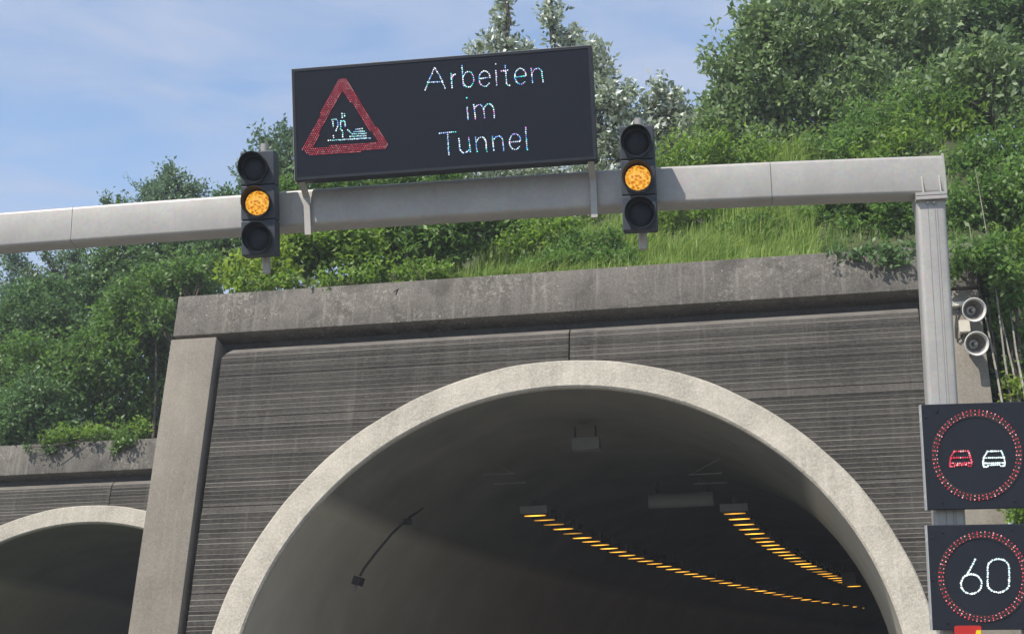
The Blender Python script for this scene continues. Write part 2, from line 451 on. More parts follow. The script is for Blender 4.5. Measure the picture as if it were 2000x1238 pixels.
c = [hit(FP, x, y, -.14) for x, y in ((1880, 648), (1878, 658), (1872, 664), (1867, 660), (1866, 640), (1868, 615), (1874, 600))]
mb = MB(); mb.tube([FP @ v for v in c], .014, 8)
tag(mb.build('cable', M_cable, None, 60), 'black cable looping from the beige box up to the upper loudspeaker', 'cable')
q = hit(FP, 1880, 595, -.15)
mb = MB(); mb.box((-.26, -.05, -.04), (.10, .05, .04), .006, FP @ T(q))
tag(mb.build('support_arm', M_boxm, None), 'beige support arm behind the upper horn loudspeaker', 'bracket')

# tunnel lamps: two rows hung under the vault
lamp0 = empty('tunnel_lamp', Vector((0, 0, 0)))
MB().box((-.25, -.10, .0), (.25, .10, .09), .012).build('housing', M_cable, lamp0)
MB().box((-.21, -.038, -.012), (.21, .038, -.002), .004).build('diffuser', M_sodium, lamp0)
MB().box((-.05, -.03, .131), (.05, .03, .30)).build('hanger', M_cable, lamp0)
Lx = [(1045, 1006, 30), (1140, 1051, 34.5), (1230, 1086, 39), (1330, 1115, 43.8), (1450, 1146, 50), (1560, 1168, 55.5), (1655, 1183, 60), (1720, 1194, 64)]
Rx = [(1435, 1002, 30), (1455, 1026, 31.8), (1484, 1050, 34), (1520, 1074, 36.8), (1560, 1096, 39.8), (1600, 1115, 42.8), (1640, 1132, 46), (1668, 1144, 48.5)]
def along(P_, n):
    res = []
    ds = np.linspace(P_[0][2], P_[-1][2], n)
    for d in ds:
        x = np.interp(d, [p[2] for p in P_], [p[0] for p in P_]); y = np.interp(d, [p[2] for p in P_], [p[1] for p in P_])
        res.append((x, y, d))
    return res
first = True; firsts = []
for row, n, lab in ((Lx, 40, 'sodium lamp in the long row curving toward the right wall'), (Rx, 24, 'sodium lamp in the short row along the right tunnel wall')):
    L_ = along(row, n)
    for i, (x, y, d) in enumerate(L_):
        o = lamp0 if first else copy_tree(lamp0); first = False
        a = at(*L_[max(0, i-1)]); b = at(*L_[min(n-1, i+1)])
        o.location = at(x, y, d); o.rotation_euler = (0, 0, -math.atan2(b.x-a.x, b.y-a.y))
        nm = ' nearest the mouth' if i == 0 else ''
        l = lab if i else lab.replace('sodium lamp', 'sodium lamp nearest the mouth')
        if i == 0: firsts.append(o)
        if i == 0: tag(o, l, 'lamp', 'lit lamps under the tunnel vault')
        else: tag(o, l, 'lamp', 'lit lamps of the long row' if n == 40 else 'lit lamps of the short row')

for o in firsts: MB().box((-.27, -.16, .02), (.27, -.102, .17), .01).build('ballast_box', M_lampbox, o)

def hung_box(name, px, py, y, w, h, dpt, label, cat, mat_, rods=True):
    p = at(px, py, y); r = empty(name, frame(p, H, B, Vector((0, 0, 1))), label, cat)
    MB().box((-w/2, 0, -h/2), (w/2, dpt, h/2), .015).build('case', mat_, r)
    if rods:
        for x in (-w*.4, w*.4-.03): MB().box((x, .05, h/2), (x+.03, .08, h/2+.2)).build('hanger', M_cable, r)
    return r
hung_box('control_box', 1143, 864, 27.2, .50, .22, .35, 'pale box hung under the crown of the tunnel vault near the mouth', 'box', M_lampbox)
hung_box('signal_box', 1658, 1129, 41.5, .36, .36, .25, 'small pale box by the right tunnel wall above the last lamps', 'box', M_lampbox)
# jet fan
p = at(1330, 976, 31); jf = empty('jet_fan', frame(p, H, B, Vector((0, 0, 1))), 'grey cylindrical ventilation unit hung across the vault left of the short lamp row', 'ventilation fan')
Mx = Matrix.Rotation(R(90), 4, 'Z')
MB().lathe([(.13, -.66), (.155, -.65), (.155, .65), (.13, .66), (.12, .60), (.001, .59)], Mx, 28).build('casing', M_lampbox, jf, 40)
for x in (-.5, .46): MB().box((x, -.02, .14), (x+.04, .02, .4)).build('hanger', M_cable, jf)
# hanger frames on the vault (V struts)
for (px, py, sgn, lab) in ((975, 925, 1, 'thin steel strut frame under the vault above the long lamp row'), (1378, 925, -1, 'thin steel strut frame under the vault above the short lamp row')):
    p = at(px, py, 28.5); r = empty('strut_frame', frame(p, H, B, Vector((0, 0, 1))), lab, 'bracket')
    mb = MB(); mb.tube([(-.32, 0, 0), (.30, 0, 0)], .013, 6); mb.build('rail', M_lampbox, r)
    mb = MB(); mb.tube([(.27*sgn, 0, 0), (-.28*sgn, .25, .33)], .012, 6); mb.build('strut', M_lampbox, r)
    mb = MB(); mb.tube([(-.3, .9, -.04), (.34, .9, -.04)], .012, 6); mb.build('rail', M_lampbox, r)
    MB().box((-.26, -.3, .62), (.26, .25, .67)).build('vault_plate', M_cable, r)
# cable and camera on the left wall of the tunnel
pts = [at(x, y, d) for x, y, d in ((826, 992, 27.9), (800, 1010, 27.6), (765, 1042, 27.3), (735, 1078, 27.1), (712, 1108, 27.0), (703, 1124, 27.0))]
mb = MB(); mb.tube(pts, [.014]+[.022]*(len(pts)-1), 8)
tag(mb.build('cable', M_cable, None, 60), 'black cable hanging down along the left tunnel wall to a small camera', 'cable')
p = at(699, 1134, 27.0); cm_ = empty('surveillance_camera', frame(p, H, B, Vector((0, 0, 1))), 'small dark camera hanging on its cable at the left tunnel wall', 'camera')
Mt = Matrix.Rotation(R(18), 4, 'Y')
MB().box((-.07, -.12, -.075), (.07, .16, .075), .012, Mt).build('housing', M_cable, cm_)
mb = MB(); mb.tube([(-.03, 0, -.07), (-.05, 0, -.20)], [.025, .02], 8); mb.build('mount_arm', M_lampbox, cm_)
mb = MB(); mb.box((-.06, -.03, -.05), (.08, .06, .05), .01, FP.to_3x3().to_4x4())
o = mb.build('conduit_box', M_cable, None); o.location = at(795, 1018, 27.55); tag(o, 'dark conduit box where the hanging cable bends on the left tunnel wall', 'box')

# ------------------------------------------------------------------ gantry
GA = R(8.0)
gh = Vector((math.cos(GA), -math.sin(GA), 0)); gb = Vector((math.sin(GA), math.cos(GA), 0))
pb = at(1820, 380, 14.2); FG = frame(Vector((pb.x, pb.y, 0)), gh, gb, Vector((0, 0, 1)))
gant = empty('sign_gantry', FG, 'grey steel gantry beam on a right hand post carrying the display and signals', 'gantry')
def gl(px, py, y=0.): return hit(FG, px, py, y)
# beam: box section with rounded edges, slightly cambered like the real one
def beam_sec(w, h, r, n=4):
    pts = []
    for cx, cz, a0 in ((w-r, h-r, 0), (r, h-r, 90), (r, r, 180), (w-r, r, 270)):
        for i in range(n+1):
            a = R(a0+90*i/n); pts.append((cx+r*math.cos(a), cz+r*math.sin(a)))
    return pts
BT = [(-900, 483), (-60, 419), (0, 414), (142, 403), (300, 391), (470, 379), (610, 368), (880, 350), (1150, 333), (1285, 325), (1500, 315), (1700, 307), (1845, 302)]
BH = gl(1500, 315).z-gl(1503, 388).z
BD = .27
def beam_seg(p0, p1):
    mb = MB(); sec = beam_sec(BD, BH, .035); k = len(sec); vs = []
    st = [p for p in BT if p0 < p[0] < p1]; st = [(p0, np.interp(p0, [b[0] for b in BT], [b[1] for b in BT]))]+st+[(p1, np.interp(p1, [b[0] for b in BT], [b[1] for b in BT]))]
    L_ = [gl(*p) for p in st]
    for q in L_:
        vs += [(q.x, y, q.z-BH+z) for y, z in sec]
    fs = [(i*k+j, i*k+(j+1) % k, (i+1)*k+(j+1) % k, (i+1)*k+j) for i in range(len(st)-1) for j in range(k)]
    fs += [tuple(range(k)), tuple((len(st)-1)*k+j for j in range(k))]
    return mb.add(vs, fs)
for a, b in ((-900, 141.4), (142.4, 1503.4), (1504.4, 1838)):
    beam_seg(a, b).build('beam', M_galv, gant, 40)
# end plate
e = gl(1841, 302); mb = MB(); mb.box((e.x-.015, -.012, e.z-BH-.01), (e.x+.012, BD+.012, e.z+.008), .004); mb.build('end_plate', M_galv, gant)
# post
tl, tr_ = gl(1789.5, 388), gl(1847, 384); bl, br = gl(1827, 1010), gl(1885, 1010)
wl = tr_.x-tl.x
dirp = ((bl+br)/2-(tl+tr_)/2); dirp = dirp/(-dirp.z)
topc = (tl+tr_)/2; zbt = e.z-BH
mb = MB(); sec = beam_sec(BD+.0, wl, .04); k = len(sec); vs = []
for z in (zbt-.075, zbt-1.2, zbt-2.5, 0.):
    cx = topc.x+dirp.x*(topc.z-z)
    vs += [(cx-wl/2+xx, yy, z) for yy, xx in sec]
mb.add(vs, [(i*k+j, i*k+(j+1) % k, (i+1)*k+(j+1) % k, (i+1)*k+j) for i in range(3) for j in range(k)]+[tuple(range(k)), tuple(3*k+j for j in range(k))])
mb.build('post', M_galv, gant, 40)
qL = gl(-860, 483); MB().box((qL.x-wl/2, 0, .04), (qL.x+wl/2, BD, qL.z-BH-.035), .03).build('post', M_galv, gant)
MB().box((qL.x-wl/2-.03, -.05, qL.z-BH-.034), (qL.x+wl/2+.03, BD+.05, qL.z-BH+.03), .004).build('flange_plate', M_galv, gant)
# thin cable trunking lines down the post
mb = MB()
for dx in (-.035, .03, .052):
    pts = []
    for z in (zbt-.10, zbt-1.2, zbt-2.5, .3): pts.append((topc.x+dirp.x*(topc.z-z)+dx, -.001, z))
    mb.tube(pts, .004, 6)
mb.build('seam_strip', plain('seam_grey', (.30, .29, .28), .6), gant)
x0, x1 = gl(1787, 376).x, gl(1848.5, 376).x
MB().box((x0, -.05, zbt-.034), (x1, BD+.05, zbt-.002), .004).build('flange_plate', M_galv, gant)
MB().box((x0, -.05, zbt-.075), (x1, BD+.05, zbt-.039), .004).build('flange_plate', M_galvd, gant)
for px in (1801, 1835):
    q = gl(px, 360); mb = MB(); mb.add([(q.x-.007, 0, zbt), (q.x-.007, -.045, zbt), (q.x-.007, -.004, zbt+.17), (q.x-.007, .0, zbt+.18), (q.x+.007, 0, zbt), (q.x+.007, -.045, zbt), (q.x+.007, -.004, zbt+.17), (q.x+.007, .0, zbt+.18)],
        [(0, 1, 2, 3), (7, 6, 5, 4), (0, 4, 5, 1), (1, 5, 6, 2), (2, 6, 7, 3)]); mb.build('stiffener', M_galv, gant)
for px in (1811, 1823):
    q = gl(px, 391); mb = MB(); mb.lathe([(.001, -.03), (.013, -.028), (.016, -.02), (.016, .01)], T((q.x, 0, zbt-.10)), 8); mb.build('bolt', M_galvd, gant)
MB().box((-.5, -.15, 0), (.6, .42, .04)).build('base_plate', M_galv, gant)

# tilted frames for the display boards and signals
def tilted(px, py, yoff, tilt, tl_, tr2, bl_, br_):
    """frame with origin at the pixel, plane tilted down toward the road; returns frame, width, height"""
    w = FG @ gl(px, py, yoff); u = Vector((0, 0, 1))
    Y = gb*math.cos(tilt)+u*math.sin(tilt); Z = u*math.cos(tilt)-gb*math.sin(tilt)
    f0 = frame(w, gh, Y, Z)
    a, b, c_, d = [hit(f0, *p) for p in (tl_, tr2, bl_, br_)]
    x = ((b-a)+(d-c_)); z = ((a-c_)+(b-d))
    ang = (math.atan2(x.z, x.x)+math.atan2(-z.x, z.z))/2
    X2 = gh*math.cos(ang)+Z*math.sin(ang); Z2 = Z*math.cos(ang)-gh*math.sin(ang)
    cc = (a+b+c_+d)/4
    f1 = frame(f0 @ cc, X2, Y, Z2)
    return f1, x.length/2, z.length/2
class Dots:
    """LED dots as small six sided studs, with a colour per dot"""
    def __init__(s, fr): s.fr = fr; s.p = []; s.c = []; s.r = []
    def px(s, x, y, col, r): q = hit(s.fr, x, y); s.p.append((q.x, q.z)); s.c.append(col); s.r.append(r)
    def build(s, name, parent, y=-.006, carrier=None):
        n = 6; vs = []; fs = []; cols = []
        if carrier:                                   # dark ring that the lamps sit on
            cx, cz, ra, rb = carrier; k = 72
            for i in range(k):
                a = 2*PI*i/k
                vs += [(cx+ra*math.cos(a), -.0012, cz+ra*math.sin(a)), (cx+rb*math.cos(a), -.0012, cz+rb*math.sin(a))]
            fs += [(2*i, 2*i+1, (2*i+3) % (2*k), (2*i+2) % (2*k)) for i in range(k)]; cols += [(0, 0, 0)]*(2*k); y = -.0048
        for (x, z), c, r in zip(s.p, s.c, s.r):
            b = len(vs)
            vs += [(x+r*math.cos(2*PI*k/n), y+.004, z+r*math.sin(2*PI*k/n)) for k in range(n)]+[(x, y-.002, z)]
            fs += [(b+k, b+(k+1) % n, b+n) for k in range(n)]; cols += [c]*(n+1)
        me = bpy.data.meshes.new(name); me.from_pydata(vs, [], fs)
        a = me.color_attributes.new('led', 'FLOAT_COLOR', 'POINT')
        a.data.foreach_set('color', [t for c in cols for t in (c[0], c[1], c[2], 1)])
        me.materials.append(M_led); o = bpy.data.objects.new(name, me); COL.objects.link(o); o.parent = parent; return o
RN = random.Random(11)
def wcol():
    t = RN.random()
    if t < .42: return (.62, .80, 1.0)
    if t < .60: return (.16, .38, 1.0)
    if t < .74: return (.10, .80, .72)
    if t < .83: return (.75, .30, .85)
    return (.95, .98, 1.0)
def rcol(): return RN.choice([(.70, .03, .07), (.62, .02, .05), (.90, .16, .20), (.95, .38, .40), (.55, .015, .04), (.85, .10, .14)])
def strokes(D, polys, step, r, colf, jit=.0):
    for pl in polys:
        pl = [Vector((p[0], p[1])) for p in pl]; carry = 0.
        for a, b in zip(pl[:-1], pl[1:]):
            L = (b-a).length; t = carry
            while t <= L:
                q = a+(b-a)*(t/L if L else 0); D.px(q.x+RN.uniform(-jit, jit), q.y+RN.uniform(-jit, jit), colf(), r*RN.uniform(.75, 1.15)); t += step
            carry = t-L
def arc(cx, cy, rx, ry, a0, a1, n=24): return [(cx+rx*math.cos(R(a0+(a1-a0)*i/n)), cy+ry*math.sin(R(a0+(a1-a0)*i/n))) for i in range(n+1)]

# ---- message display
FS, SW, SH = tilted(868, 220, -.42, R(9), (567, 131), (1153, 94), (578, 348), (1166, 315))
disp = empty('message_display', FS, 'wide black electronic display on the gantry reading Arbeiten im Tunnel beside a red triangle', 'display sign')
w, h = SW/2, SH/2
MB().box((-w, .012, -h), (w, .24, h), .012).build('housing', M_black, disp)
mb = MB(); t_ = .028
for lo, hi in (((-w, .0, -h), (w, .011, -h+t_)), ((-w, .0, h-t_), (w, .011, h)), ((-w, .0, -h+t_), (-w+t_, .011, h-t_)), ((w-t_, .0, -h+t_), (w, .011, h-t_))): mb.box(lo, hi)
mb.build('frame', M_black, disp)
mb = MB(); mb.box((-w-.006, .01, -h-.006), (-w, .20, h+.006)); mb.box((-w-.006, .01, h), (w+.006, .20, h+.006)); mb.build('edge_trim', M_rim, disp)
# pixel matrix face: fine grid of dark modules
m, nt, N, out = mat('pixel_matrix'); co_ = N('TexCoord').outputs['Object']
br_ = N('TexBrick', i_Vector=mapping(N, N('CombineXYZ', i_0=N('SeparateXYZ', i_0=co_).outputs[0], i_1=N('SeparateXYZ', i_0=co_).outputs[2]).outputs[0], (60, 60, 60)), i_Color1=(.014, .018, .029, 1), i_Color2=(.012, .016, .026, 1), i_Mortar=(.008, .010, .017, 1), i_Scale=1., offset=0., i_Mortar_Size=.10)
br_.inputs['Brick Width'].default_value = 1.0; br_.inputs['Row Height'].default_value = 1.0
p = N('BsdfPrincipled', i_Base_Color=br_.outputs[0], i_Roughness=.6); p.inputs['Specular IOR Level'].default_value = .15; nt.links.new(p.outputs[0], out.inputs[0]); M_matrix = m
face = MB().box((-w+t_+.001, .004, -h+t_+.001), (w-t_-.001, .011, h-t_-.001)).build('pixel_panel', M_matrix, disp)
Z1 = lambda pts: [(540+x/3.03, 60+y/3.03) for x, y in pts]
TXT = {'Arbeiten': [[(880, 352), (912, 275), (935, 218), (970, 275), (1000, 345)], [(895, 306), (980, 303)],
        [(1033, 255), (1040, 345)], [(1036, 285), (1048, 262), (1062, 258)],
        [(1098, 210), (1108, 338)], arc(1136, 290, 32, 46, 205, 520),
        [(1200, 285), (1262, 278)], arc(1232, 286, 33, 46, -10, -325),
        [(1298, 240), (1304, 325)], [(1297, 198), (1299, 203)],
        [(1354, 208), (1362, 320), (1380, 326)], [(1332, 240), (1374, 236)],
        [(1412, 276), (1476, 270)], arc(1444, 272, 33, 47, -8, -325),
        [(1508, 225), (1517, 315)], [(1512, 250), (1530, 228), (1552, 222), (1570, 240), (1578, 312)]],
 'im': [[(1128, 455), (1134, 532)], [(1127, 400), (1129, 406)], [(1168, 440), (1178, 530)], [(1172, 462), (1190, 440), (1210, 440), (1226, 460), (1234, 524)], [(1226, 462), (1244, 438), (1265, 434), (1284, 452), (1290, 520)]],
 'Tunnel': [[(965, 608), (1060, 600)], [(1012, 604), (1020, 735)], [(1080, 640), (1086, 705), (1102, 724), (1124, 722), (1142, 706)], [(1138, 634), (1148, 722)],
        [(1178, 632), (1188, 722)], [(1182, 656), (1200, 634), (1222, 630), (1238, 650), (1245, 716)],
        [(1278, 626), (1287, 716)], [(1282, 650), (1300, 628), (1322, 624), (1338, 644), (1346, 710)],
        [(1380, 662), (1442, 655)], arc(1412, 658, 33, 47, -10, -325),
        [(1474, 575), (1484, 706)]]}
GRP = {'Arbeiten': (2, 2, 2, 2, 2, 2, 2, 2), 'im': (2, 3), 'Tunnel': (2, 2, 2, 2, 2, 1)}
for pls in [TXT[k][sum(g[:i]):sum(g[:i+1])] for k, g in GRP.items() for i in range(len(g))]:
    D = Dots(FS); strokes(D, [Z1(p) for p in pls], 3.9, .0074, wcol, .4); D.build('letter', face)
# triangle of red dots
D = Dots(FS)
O3 = Z1([(390, 274), (146, 706), (190, 740), (640, 704), (668, 684)])
def inside(p, poly):
    r = False; j = len(poly)-1
    for i in range(len(poly)):
        if (poly[i][1] > p[1]) != (poly[j][1] > p[1]) and p[0] < (poly[j][0]-poly[i][0])*(p[1]-poly[i][1])/(poly[j][1]-poly[i][1])+poly[i][0]: r = not r
        j = i
    return r
outp = Z1([(368, 282), (410, 280), (664, 682), (640, 706), (190, 738), (150, 704)]); inp = Z1([(390, 352), (600, 662), (214, 690)])
st = 4.25; y = 145.
row = 0
while y < 310:
    x = 580.+(st/2 if row % 2 else 0)
    while x < 770:
        yy = y-(x-668)*.06
        if inside((x, yy), outp) and not inside((x, yy), inp): D.px(x, yy, rcol(), .0054*RN.uniform(.8, 1.1))
        x += st
    y += st*.86; row += 1
D.build('warning_triangle', face)
D = Dots(FS)
Z7 = lambda pts: [(580+x/7.28, 140+y/7.28) for x, y in pts]
pic = [[(445, 982), (1046, 946)], [(840, 822), (925, 815)], [(815, 858), (968, 850)], [(785, 890), (1008, 880)], [(755, 924), (1002, 914)],
       [(518, 912), (524, 950)], [(650, 845), (655, 950)], [(580, 706), (584, 775), (552, 845)], [(620, 704), (622, 830), (650, 845)], [(640, 600), (644, 672)], [(676, 604), (682, 640)],
       [(500, 686), (582, 680)], [(512, 718), (516, 784)], [(640, 706), (680, 704), (686, 802)], [(720, 832), (762, 866), (780, 890)]]
strokes(D, [Z7(p) for p in pic], 3.9, .0072, lambda: RN.choice([(.15, .75, .75), (.55, .85, 1.), (.20, .40, 1.), (.9, .97, 1.), (.9, .97, 1.), (.6, .9, .95)]), .4)
D.build('worker_pictogram', face)
# hooks and two brackets that carry the box
mb = MB()
q = hit(FS, 733, 118, .1); mb.tube([(q.x-.03, .1, h-.01), (q.x-.02, .1, h+.035), (q.x+.015, .1, h+.035), (q.x+.03, .1, h-.01)], .006, 6)
mb.build('lifting_eye', M_galvd, disp)
mb = MB(); q = hit(FS, 863, 333, .1); mb.tube([(q.x-.02, .1, -h+.01), (q.x-.015, .1, -h-.03), (q.x+.015, .1, -h-.03), (q.x+.02, .1, -h+.01)], .006, 6); mb.build('lifting_eye', M_black, disp)
inv = FS.inverted() @ FG
for (pxt, pxb, yb) in ((593, 601, 458), (1151, 1161, 424)):
    # bent strap: from under the box, down in front of the beam
    qb = gl(pxb, yb, -.06); qt = gl(pxb-3, yb-72, -.06)
    wd = .032
    prof = [(-.03, qb.z), (-.055, qb.z), (-.055, qb.z+.40), (-.24, qb.z+.54), (-.24, qb.z+.62), (-.21, qb.z+.62), (-.21, qb.z+.55), (-.03, qb.z+.415)]
    def leanx(z): return qb.x+(qt.x-qb.x)*(z-qb.z)/(qt.z-qb.z)
    n = len(prof); vs = [(leanx(z)-wd, y, z) for y, z in prof]+[(leanx(z)+wd, y, z) for y, z in prof]
    mb = MB(); mb.add([inv @ Vector(v) for v in vs], [tuple(range(n)), tuple(range(2*n-1, n-1, -1))]+[(i, i+n, (i+1) % n+n, (i+1) % n) for i in range(n)])
    # side gusset web back to the beam
    xg = leanx(qb.z+.2)
    vs = [(xg+sx, y, z) for sx in (wd-.004, wd+.004) for y, z in ((-.03, qb.z-.0), (-.002, qb.z+.03), (-.002, qb.z+.38), (-.03, qb.z+.41))]
    mb.add([inv @ Vector(v) for v in vs], [(0, 1, 2, 3), (7, 6, 5, 4), (0, 4, 5, 1), (1, 5, 6, 2), (2, 6, 7, 3), (3, 7, 4, 0)])
    mb.build('bracket', M_galvd, disp)

# ---- traffic signals
def signal(px, py, corners, lens, label, yoff=-.20):
    fr, sw, sh = tilted(px, py, yoff, R(7), *corners)
    root = empty('traffic_light', fr, label, 'traffic light', 'signals on the gantry')
    w, h = sw/2, sh/2
    lc = [hit(fr, *p) for p in lens]
    zs = [l.z for l in lc]; b1 = (zs[0]+zs[1])/2+.012; b2 = (zs[1]+zs[2])/2+.012
    secs = [MB().box((-w, 0, z0), (w, .17, z1), .012).build('signal_section', M_house, root) for z0, z1 in ((b1+.003, h), (b2+.003, b1-.003), (-h, b2-.003))]
    r = .126
    for i, l in enumerate(lc):
        # lens: shallow dome
        M = T((l.x, -.004, l.z))
        prof = [(r, .0), (r*.9, -.010), (r*.6, -.020), (r*.3, -.025), (.001, -.027)]
        o = MB().lathe(prof, M, 32).build('lens', M_amber if i == 1 else M_lensd, secs[i], 60)
        if i == 1: tag(o, 'lit amber lens with dimpled glass')
        # visor: tube cut back on its underside
        n = 40; vs = []; fs = []
        for k in range(n):
            a = 2*PI*k/n; s_ = (1+math.sin(a))/2; ln = .035+.095*s_**.8
            for rr, yy in ((r+.012, .002), (r+.020, -ln), (r+.026, -ln), (r+.018, .002)):
                vs.append((l.x+rr*math.cos(a), yy, l.z+rr*math.sin(a)*(1.03)))
        for k in range(n):
            k2 = (k+1) % n
            for j in range(3): fs.append((k*4+j, k*4+j+1, k2*4+j+1, k2*4+j))
        MB().add(vs, fs).build('visor', M_visor, secs[i], 40)
    # carrier tube behind the housing, sticking out below and above
    mb = MB(); mb.tube([(.01, .24, -h-.15), (.01, .24, h+.13)], .043, 16); mb.build('mounting_pipe', M_galvd, root, 40)
    for z in (h-.05, -h+.05): MB().box((-.05, .171, z-.025), (.07, .30, z+.025), .005).build('clamp', M_black, root)
    return root
signal(503, 396, ((466, 297), (532, 294), (474, 498.7), (541.5, 496.5)), ((497, 330), (503, 397), (505, 466)), 'black traffic light with amber lens lit left of the display', -.30)
signal(1246, 348, ((1208, 247), (1274.5, 243.8), (1217.7, 450.8), (1286.3, 448.5)), ((1243, 279), (1246, 348), (1251, 418)), 'black traffic light with amber lens lit between display and post', -.30)

# ---- lane displays on the post
def lane_display(px, py, corners, label):
    fr, sw, sh = tilted(px, py, -.16, R(6), *corners)
    root = empty('lane_display', fr, label, 'display sign', 'square displays on the gantry post')
    w, h = sw/2, sh/2
    MB().box((-w, .004, -h), (w, .13, h), .008).build('housing', M_face, root)
    mb = MB(); mb.box((-w-.010, .006, -h), (-w, .12, h)); mb.build('edge_trim', M_rim, root)
    for z in (h*.72, h*.86, -h*.75): MB().lathe([(.001, -.018), (.016, -.016), (.020, .0)], T((-w-.012, .03, z)) @ Matrix.Rotation(R(90), 4, 'Z'), 10).build('hinge_bolt', M_horn, root)
    for x, z in ((-w*.72, h*.86), (-w*.93, h*.76), (w*.55, h*.88), (-w*.72, -h*.86), (w*.6, -h*.86), (-w*.95, -.02)): MB().lathe([(.001, -.004), (.009, -.003), (.011, .004)], T((x, .0, z)), 10).build('rivet', M_lensd, root)
    for z in (-h*.55, h*.55): MB().box((-.1, .131, z-.05), (.12, .155, z+.05)).build('clamp', M_galvd, root)
    return root, fr
Z5 = lambda pts: [(1760+x/2.592, 760+y/2.592) for x, y in pts]
TLc = ((1799.7, 791.6), (2014, 781.5), (1811, 996), (2025, 990.5))
ld1, F1_ = lane_display(1908, 889, TLc, 'upper square display with a red ring and two cars for no overtaking')
def ring_dots(fr, cx, cy, r, par):
    D = Dots(fr); n = 66
    for i in range(n):
        a = 2*PI*(i+RN.uniform(-.06, .06))/n
        for rr in ((r-1.2, r-8.5) if i % 2 else (r-4.5, r-.5, r-9.5)):
            D.px(cx+rr*math.cos(a)*.985, cy+rr*math.sin(a), rcol(), .0066*RN.uniform(.8, 1.15))
    q = hit(fr, cx, cy); e = hit(fr, cx+r, cy).x-q.x
    return D.build('red_ring', par, carrier=(q.x, q.z, e*.875, e*1.02))
ring_dots(F1_, 1908, 888.5, 88, ld1)
def car(fr, ox, col, par, label, close):
    s = lambda pts: Z5([(x+ox, y) for x, y in pts])
    pl = [[(268, 314), (340, 312)], [(268, 314), (250, 345), (246, 378), (250, 392), (272, 390)], [(340, 312), (352, 345), (358, 372), (354, 388), (334, 388)], [(256, 347), (352, 345)], [(252, 374), (356, 372)], [(272, 384), (330, 381)]]
    D = Dots(fr); strokes(D, [s(p) for p in pl], close, .0088, col, .3); o = D.build('car_pictogram', par); tag(o, label)
car(F1_, 0, rcol, ld1, 'red car of dots', 4.4)
car(F1_, 168, lambda: RN.choice([(.75, .95, .95), (.95, 1, 1), (.6, .85, .85)]), ld1, 'white car of dots', 3.7)
BLc = ((1813, 1028), (2027, 1019), (1820, 1231.5), (2036, 1227.5))
ld2, F2_ = lane_display(1921, 1126, BLc, 'lower square display with a red ring and the number 60')
ring_dots(F2_, 1920, 1125.5, 88, ld2)
D = Dots(F2_)
wh = lambda: RN.choice([(.75, .90, .92), (.95, 1, 1), (.55, .75, .78)])
six = [[(374, 862), (352, 905), (330, 945)], arc(355, 984, 52, 50, -140, 220, 40)]
zero = [arc(492, 900, 54, 42, 180, 360, 16)+[(548, 940), (546, 985)]+arc(492, 985, 54, 42, 0, 180, 16)+[(438, 945), (438, 900)]]
strokes(D, [Z5(p) for p in six], 4.3, .0098, wh, .5); D.build('digit', ld2)
D = Dots(F2_); strokes(D, [Z5(p) for p in zero], 4.3, .0098, wh, .5); D.build('digit', ld2)
# small striped plate below
q = hit(F2_, 1890, 1221, -.03)
sp0 = empty('hazard_plate', F2_ @ T((q.x, -.03, q.z-.24)), 'small red and yellow plate at the foot of the 60 display', 'plate')
wq = .118
def rr_poly(w, h, r, n=5):
    pts = []
    for cx, cz, a0 in ((w-r, h-r, 0), (-w+r, h-r, 90), (-w+r, -h+r, 180), (w-r, -h+r, 270)):
        for i in range(n+1): a = R(a0+90*i/n); pts.append((cx+r*math.cos(a), cz+r*math.sin(a)))
    return pts
mb = MB(); mb.prism(rr_poly(wq, .24, .02), 0, .006); mb.build('plate', M_red, sp0)
mb = MB(); mb.prism([(wq-.005, .20), (wq-.005, -.02), (.02, -.02), (wq-.045, .20)], -.004, -.0005); mb.build('stripe', M_yel, sp0)

# ------------------------------------------------------------------ terrain
ZT2 = (FP2 @ Vector((-9, .3, bt2+B0))).z
ST2 = ((FP2 @ Vector((-9, .5, bt2+B0)))-C0).dot(B)
def smooth(t): t = max(0., min(1., t)); return t*t*(3-2*t)
def hgt(a, s):
    rise = float(np.interp(a, [-30, -7, -3, 0, 3, 7, 12, 20], [.6, 2.3, 3.2, 3.9, 4.6, 5.2, 5.4, 6.0]))
    mainz = 8.95+rise*smooth((s-1.3)/8.)+.03*max(0, s-6)
    left = ZT2-.05+1.8*smooth((s-ST2)/6.)+.03*max(0, s-12)
    k = smooth((a+8.4)/1.3)
    z = left*(1-k)+mainz*k
    if a > 7.0:
        zr = 1.2+.35*(a-7.0)+.9*max(0, s-.3)
        cl_ = (1-smooth((a-7.0)/4.0))*smooth((s-.9)/.6)
        z = min(z, zr+(z-zr)*cl_)
    return z+.12*math.sin(a*1.7+s*.9)*math.sin(s*1.3-a*.4)*smooth((s-1.6)/2.)
mb = MB(); A_ = [-60, -45, -34, -26]+list(np.linspace(-22, 22, 90))+[27, 34, 45, 60]; S_ = 46
for A2 in ([a for a in A_ if a < 7.0]+[7.0], [7.02]+[a for a in A_ if a > 7.1]):
    vs = []
    for a in A2:
        st_ = ST2-.25 if a < -7.15 else (1.42 if a < 7.01 else -9.)
        for j in range(S_):
            t = j/(S_-1); s = st_+(70-st_)*t**1.9
            p = gz(a, s); vs.append((p.x, p.y, hgt(a, s)))
    mb.add(vs, [(i*S_+j, (i+1)*S_+j, (i+1)*S_+j+1, i*S_+j+1) for i in range(len(A2)-1) for j in range(S_-1)])
tag(mb.build('hillside', M_soil, None, 80), kind='structure')
mb = MB(); mb.add([(-900, -900, -.12), (900, -900, -.12), (900, 900, -.12), (-900, 900, -.12)], [(0, 1, 2, 3)]); tag(mb.build('ground', M_soil), kind='structure')
